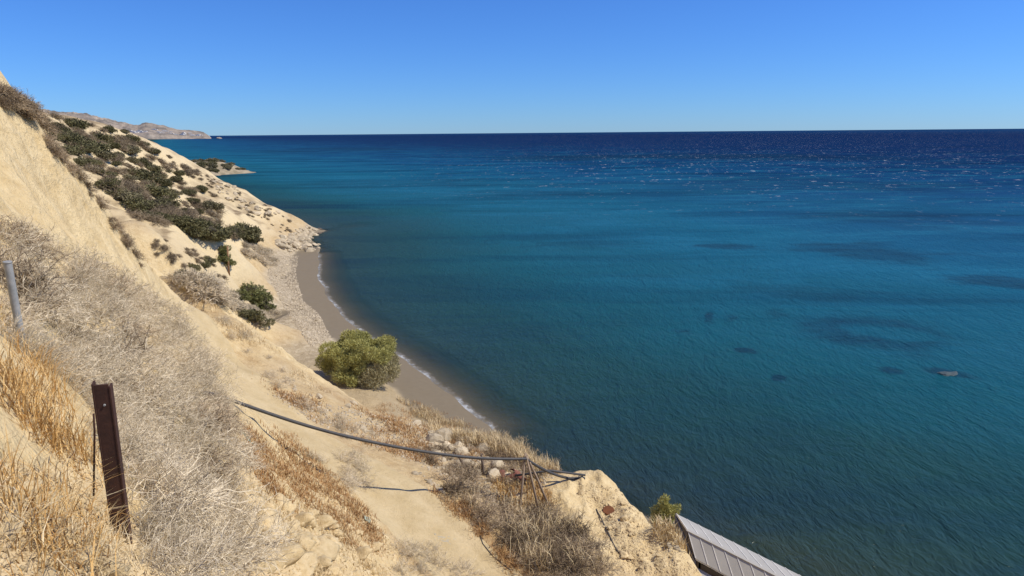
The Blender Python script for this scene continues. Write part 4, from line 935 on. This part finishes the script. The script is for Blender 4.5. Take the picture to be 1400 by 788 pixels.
# ------------------------------------------------------------------ tripod of poles, slung hose, lying pipe
M_POLE = simple('weathered_pole', (0.36, 0.27, 0.19), (0.21, 0.155, 0.11), 7, 0.9, bumpd=0.01)
M_HOSE = simple('black_hose', (0.045, 0.045, 0.048), (0.07, 0.066, 0.062), 6, 0.6, spec=0.4)
tg_ = cast([721], [694])[0]; D0 = math.hypot(tg_[0], tg_[1])
apex = P(719, 627, d=D0)
tri = empty('pole_tripod', (tg_[0], tg_[1], tg_[2])); tag(tri, 'tripod of three weathered poles propping the black hose', 'tripod')
base3 = [cast([x], [y])[0] for x, y in ((710, 700), (736, 699), (749, 690))]
for k, bpt in enumerate(base3):
    dv = apex - bpt; topx = apex + dv * (0.10, 0.06, 0.09)[k] + np.array([(-0.03, 0.03, 0.05)[k], (0.0, -0.05, 0.05)[k], 0])
    o = link('leg', tube_mesh('leg', [bpt - dv * 0.1, (bpt + topx) / 2 + np.array([0.01 * k, 0.015, 0]), topx], [0.042, 0.038, 0.03], 8), M_POLE, tri)
    o.matrix_parent_inverse = Matrix.Translation(-Vector(tg_))
lash = link('lashing', tube_mesh('lashing', [apex + np.array([0.055 * math.cos(a), 0.055 * math.sin(a), a * 0.006 - 0.05]) for a in np.linspace(0, 18, 60)], 0.012, 5), simple('old_rope', (0.30, 0.25, 0.18)), tri)
lash.matrix_parent_inverse = Matrix.Translation(-Vector(tg_))
hs0 = cast([318], [553])[0]; hs0[2] += 0.10
ap_h = apex + np.array([0, -0.06, 0.02]); pts = []
for u in np.linspace(0, 1, 40):
    p = hs0 * (1 - u) + ap_h * u; p[2] -= 0.42 * 4 * u * (1 - u) + 0.05 * math.sin(u * 9) * (1 - u) * u; pts.append(p)
he = cast([778], [655])[0]; he2 = cast([800], [655])[0]
for u in np.linspace(0.06, 1, 16):
    p = ap_h * (1 - u) + (he + np.array([0, 0, 0.05])) * u; p[2] -= 0.10 * 4 * u * (1 - u); pts.append(p)
pts.append(he2 + np.array([0, 0, 0.03]))
for pp_ in ((296, 548), (278, 545)):
    hp_ = cast([pp_[0]], [pp_[1]])[0]; pts.insert(0, hp_ + np.array([0, 0, 0.12]))
tag(link('black_hose', tube_mesh('black_hose', pts, 0.043, 8), M_HOSE), 'thick black hose slung across the dirt track over the tripod', 'hose')
l0 = cast([704], [664])[0]; l1 = cast([800], [655])[0]
tag(link('lying_pipe', tube_mesh('lying_pipe', [l0 + np.array([0, 0, 0.35]), (l0 + l1) / 2 + np.array([0, 0, 0.42]), l1 + np.array([0, 0, 0.14])], 0.038, 8), M_HOSE), 'dark pipe lying level across the rubble behind the tripod', 'pipe')
# second hose on the brown bushes' cliff edge
pts = [cast([x], [y])[0] + np.array([0, 0, 0.06]) for x, y in ((815, 697), (820, 706), (824, 714), (828, 722), (832, 730), (836, 739), (840, 748), (846, 757))]
for p in pts: p[2] -= 0.045
tag(link('cliff_hose', tube_mesh('cliff_hose', pts, 0.018, 7), M_HOSE), 'short dark hose down the edge of the yellow cliff', 'hose')
pts = [cast([x], [y])[0] + np.array([0, 0, 0.03]) for x, y in ((656, 733), (660, 745), (672, 760), (686, 772), (700, 783))]
tag(link('loose_cable', tube_mesh('loose_cable', pts, 0.016, 6), M_HOSE), 'thin dark cable curling along the seaward edge of the track', 'cable')
for (xa, ya), (xb, yb), lab in [((658, 618), (660, 650), 'dark stump of a stake behind the hose in the rubble'), ((626, 622), (636, 642), 'short dark stake leaning in the rubble heap'), ((780, 655), (783, 640), 'thin stick standing at the cliff edge by the pipe')]:
    q0 = cast([xb], [yb])[0]; q1 = P(xa if ya < yb else xb, min(ya, yb), d=math.hypot(q0[0], q0[1])); q1 = q0 + (q1 - q0) * 0.9
    tag(link('stake', tube_mesh('stake', [q0 - (q1 - q0) * 0.2, (q0 + q1) / 2 + np.array([0.02, 0, 0]), q1], [0.06, 0.05, 0.03], 7), M_BARK), lab, 'stake')
# rusty pole on the bank of the hillside
q0 = cast([313, ], [374])[0]; q1 = P(311, 337, d=math.hypot(q0[0], q0[1]))
tag(link('rusty_pole', tube_mesh('rusty_pole', [q0 - np.array([0, 0, 0.5]), (q0 + q1) / 2, q1], [0.11, 0.10, 0.09], 8), simple('rust_pole', (0.24, 0.13, 0.07), (0.30, 0.18, 0.1), 3)), 'rust-coloured pole standing beside bright shrubs below the terrace', 'pole')

# rusty disc on the cliff, red tiles, plastic scraps
dp = cast([832], [699])[0]; dn = normal_at(np.array([dp[0]]), np.array([dp[1]]))[0]
bm = bmesh.new(); bmesh.ops.create_cone(bm, segments=22, radius1=0.19, radius2=0.18, depth=0.03, cap_ends=True)
for v_ in bm.verts:
    if v_.co.y < -0.11: v_.co.y += 0.03
bmesh.ops.bevel(bm, geom=list(bm.edges), offset=0.006, segments=1, affect='EDGES')
disc = bm_obj('rusty_disc', bm, simple('orange_rust', (0.20, 0.075, 0.03), (0.13, 0.055, 0.028), 9, 0.95, bumpd=0.01))
nd = Vector(0.6 * dn + 0.4 * np.array([0, -0.8, 0.6])).normalized(); disc.rotation_euler = nd.to_track_quat('Z', 'Y').to_euler(); disc.location = Vector(dp) + nd * 0.05
tag(disc, 'round rusty metal disc on the bare yellow cliff', 'disc')
aw = P(1296, 511, z=0.0); rk = link('awash_rock', rock_mesh('awash_rock', 77, 3, 0.6, 0.4), simple('drowned_rock', (0.07, 0.10, 0.105), (0.04, 0.06, 0.07), 2, 0.8)); rk.location = (aw[0], aw[1], -0.12); rk.scale = (1.35, 0.9, 0.6); rk.rotation_euler.z = 0.3
tag(rk, 'flat grey rock just awash in the open shallows', 'rock')
tp = cast([697], [656])[0]; M_TILE = simple('red_tile', (0.24, 0.095, 0.065), (0.16, 0.07, 0.05), 5, 0.9, bumpd=0.01)
for k in range(4):
    bm = bmesh.new(); n_a = 6
    for i_ in range(n_a):
        a0 = math.pi * i_ / n_a; a1 = math.pi * (i_ + 1) / n_a
        vs = [bm.verts.new((r_ * math.cos(a), y_, r_ * math.sin(a))) for a in (a0, a1) for r_ in (0.11, 0.125) for y_ in (-0.22, 0.22)]
        for f_ in ((0, 1, 5, 4), (2, 6, 7, 3), (0, 4, 6, 2), (1, 3, 7, 5)): bm.faces.new([vs[j] for j in f_])
    bmesh.ops.remove_doubles(bm, verts=bm.verts, dist=1e-4)
    o = bm_obj('roof_tile', bm, M_TILE); o.location = (tp[0] + (-0.25, 0.02, 0.16, 0.3)[k], tp[1] + (0.05, -0.1, 0.12, -0.05)[k], tp[2] + (0.06, 0.1, 0.16, 0.08)[k]); o.rotation_euler = ((0.5, -0.4, 0.7, 0.2)[k], (0.6, 0.2, -0.5, 0.4)[k], (0.4, 1.3, 2.2, 0.9)[k])
    tag(o, 'broken red roof tile dumped in the rubble behind the tripod', 'tile', 'broken red tiles in the rubble')
def rag(name, px, py, w, d_, m, label, seed, cat):
    p = cast([px], [py])[0]; gx, gy = np.meshgrid(np.linspace(-1, 1, 14), np.linspace(-1, 1, 9), indexing='ij')
    rx = 1 + 0.35 * fbm(gx * 1.3 + seed, gy * 1.3, 3, seed); x = p[0] + gx * w * rx * (1 + 0.2 * gy); y = p[1] + gy * d_ * rx
    z = hgt(x, y) + 0.022 + 0.05 * min(1.0, (0.24 - w) * 5 + 0.15) * (fbm(gx * 2.4, gy * 2.4, 3, seed + 9) + 0.4)
    i = np.arange(gx.size).reshape(gx.shape); o = link(name, mesh_np(name, np.stack([x, y, z], -1).reshape(-1, 3), np.stack([i[:-1, :-1], i[1:, :-1], i[1:, 1:], i[:-1, 1:]], -1).reshape(-1, 4), True), m)
    so = o.modifiers.new('thickness', 'SOLIDIFY'); so.thickness = 0.006; tag(o, label, cat)
M_NET = simple('faded_green_net', (0.20, 0.24, 0.17), (0.12, 0.15, 0.11), 8, 0.9)
rag('netting_scrap', 342, 604, 0.16, 0.22, M_NET, 'scrap of faded green netting in the stubble', 3, 'netting')
rag('plastic_scrap', 502, 712, 0.07, 0.08, simple('mint_plastic', (0.36, 0.40, 0.31), None, 6, 0.7), 'small pale green plastic scrap at the track edge', 5, 'scrap')
rag('sheet_scrap', 607, 738, 0.24, 0.16, simple('grey_sheet', (0.42, 0.37, 0.27), (0.36, 0.31, 0.22), 6, 0.8), 'flat grey sheet half buried in the dirt track', 7, 'sheet')

# ------------------------------------------------------------------ beach building with grey panelled roof
M_ROOF = simple('grey_roof_panel', (0.42, 0.40, 0.355), (0.365, 0.345, 0.305), 0.8, 0.55, 0.0, objrand=0.05)
M_SEAM = simple('pale_seam', (0.78, 0.75, 0.69), None, 3, 0.8)
M_WALL = simple('dark_screen', (0.10, 0.085, 0.075), (0.07, 0.06, 0.055), 2, 0.9)
M_FRAME = simple('grey_frame', (0.22, 0.20, 0.19), None, 3, 0.8)
zE, zR = 3.6, 4.1
Af = P(925, 703, z=zE); Rf = P(940, 725, z=zR); En = P(951, 768, z=zE - 0.1)
B2 = P(1096, 788, z=zE); axd = Vector((B2 - Af)); axd.z = 0; axd.normalize(); Lb = 11.0
crs = Vector((axd.y, -axd.x, 0)); 
if crs.dot(Vector(En - Af)) < 0: crs = -crs
bld = empty('beach_building', (Af[0], Af[1], 0.9)); bld.matrix_world = frame_mat((Af[0], Af[1], 0.9), axd, crs if axd.cross(crs).z > 0 else crs, Vector((0, 0, 1)))
wR = Vector(Rf - Af).dot(crs); oR = Vector(Rf - Af).dot(axd); wE = Vector(En - Af).dot(crs); oE = Vector(En - Af).dot(axd)
print('building', wR, oR, wE, oE)
hz = zE - 0.9; hr = zR - 0.9
def tri_obj(name, vs, fs, m, parent): 
    me = bpy.data.meshes.new(name); me.from_pydata([tuple(v) for v in vs], [], fs); me.update(); return link(name, me, m, parent)
def slab(name, quad, th, m, parent):
    q4 = [Vector(v) for v in quad]; n = (q4[1] - q4[0]).cross(q4[3] - q4[0]).normalized()
    if n.z < 0: n = -n
    vs = [v for v in q4] + [v - n * th for v in q4]
    return tri_obj(name, vs, [(0, 1, 2, 3), (7, 6, 5, 4), (0, 4, 5, 1), (1, 5, 6, 2), (2, 6, 7, 3), (3, 7, 4, 0)], m, parent)
def lerp(a, b, t): return Vector(a) * (1 - t) + Vector(b) * t
step = 0.56; gap = 0.035; nP = int(Lb / step)
for (w0, z0, o0, w1, z1, o1) in ((0, hz, 0, wR, hr, oR), (wR, hr, oR, wE, hz, oE)):
    a = Vector((o0, w0, z0)); b_ = Vector((o1, w1, z1)); far_ = Vector((1, 0, 0))
    dk = slab('roof_deck', [a - Vector((0, 0, 0.02)), a + far_ * (Lb - o0) - Vector((0, 0, 0.02)), b_ + far_ * (Lb - o1) - Vector((0, 0, 0.02)), b_ - Vector((0, 0, 0.02))], 0.05, M_SEAM, bld)
    for k in range(nP):
        s0 = k * step + gap / 2; s1 = (k + 1) * step - gap / 2
        A0_ = lerp(a, b_, 0.012); B0_ = lerp(a, b_, 0.985)
        slab('seam', [A0_ + far_ * (k * step - 0.02), A0_ + far_ * (k * step + 0.02), B0_ + far_ * (k * step + 0.02), B0_ + far_ * (k * step - 0.02)], 0.03, M_SEAM, bld).location.z = 0.03
        slab('roof_panel', [A0_ + far_ * (s0 + 0.0), A0_ + far_ * s1, B0_ + far_ * s1, B0_ + far_ * s0], 0.018, M_ROOF, bld).location.z = 0.012
slab('ridge_cap', [(oR - 0.02, wR - 0.07, hr + 0.02), (Lb, wR - 0.07, hr + 0.02), (Lb, wR + 0.07, hr + 0.02), (oR - 0.02, wR + 0.07, hr + 0.02)], 0.03, M_ROOF, bld)
gv = [(0.03, 0.03, 0), (oE + 0.03, wE - 0.03, 0), (oE + 0.03, wE - 0.03, hz - 0.07), (oR + 0.03, wR, hr - 0.08), (0.03, 0.03, hz - 0.07)]
me_v = [Vector(v) for v in gv] + [Vector(v) + Vector((0.1, 0, 0)) for v in gv]
tri_obj('gable_wall', me_v, [(0, 1, 2, 3, 4), (9, 8, 7, 6, 5), (0, 5, 6, 1), (1, 6, 7, 2), (2, 7, 8, 3), (3, 8, 9, 4), (4, 9, 5, 0)], M_WALL, bld)
def beam(p, q_, r): 
    return link('brace', tube_mesh('brace', [p, q_], r, 4), M_FRAME, bld)
for p, q_ in (((0.0, 0.0, 0), (0, 0, hz)), ((oE, wE, 0), (oE, wE, hz - 0.08)), ((oR, wR, 0), (oR, wR, hr - 0.1)), ((0.0, 0.02, 0.6), (oR, wR, hr - 0.4)), ((oR, wR, 0.3), (oE, wE, hz - 0.4)), ((0, 0.02, hz - 0.1), (oE, wE, hz - 0.12))): beam(Vector(p) - Vector((0.03, 0, 0)), Vector(q_) - Vector((0.03, 0, 0)), 0.045)
slab('side_wall', [(oE + 0.2, wE - 0.06, hz - 0.12), (Lb, wE - 0.06, hz - 0.12), (Lb, wE - 0.06, 0), (oE + 0.2, wE - 0.06, 0)], 0.08, M_WALL, bld)
slab('sea_wall', [(0.2, 0.06, hz - 0.12), (Lb, 0.06, hz - 0.12), (Lb, 0.06, 0), (0.2, 0.06, 0)], 0.08, M_WALL, bld)
slab('lean_to_roof', [(oE + 0.15, wE + 0.06, hz - 0.28), (Lb, wE + 0.06, hz - 0.28), (Lb, wE + 1.3, hz - 0.5), (oE + 0.4, wE + 1.3, hz - 0.5)], 0.04, M_ROOF, bld)
tag(bld, 'long low beach building with grey panelled roof below the cliff', 'building')
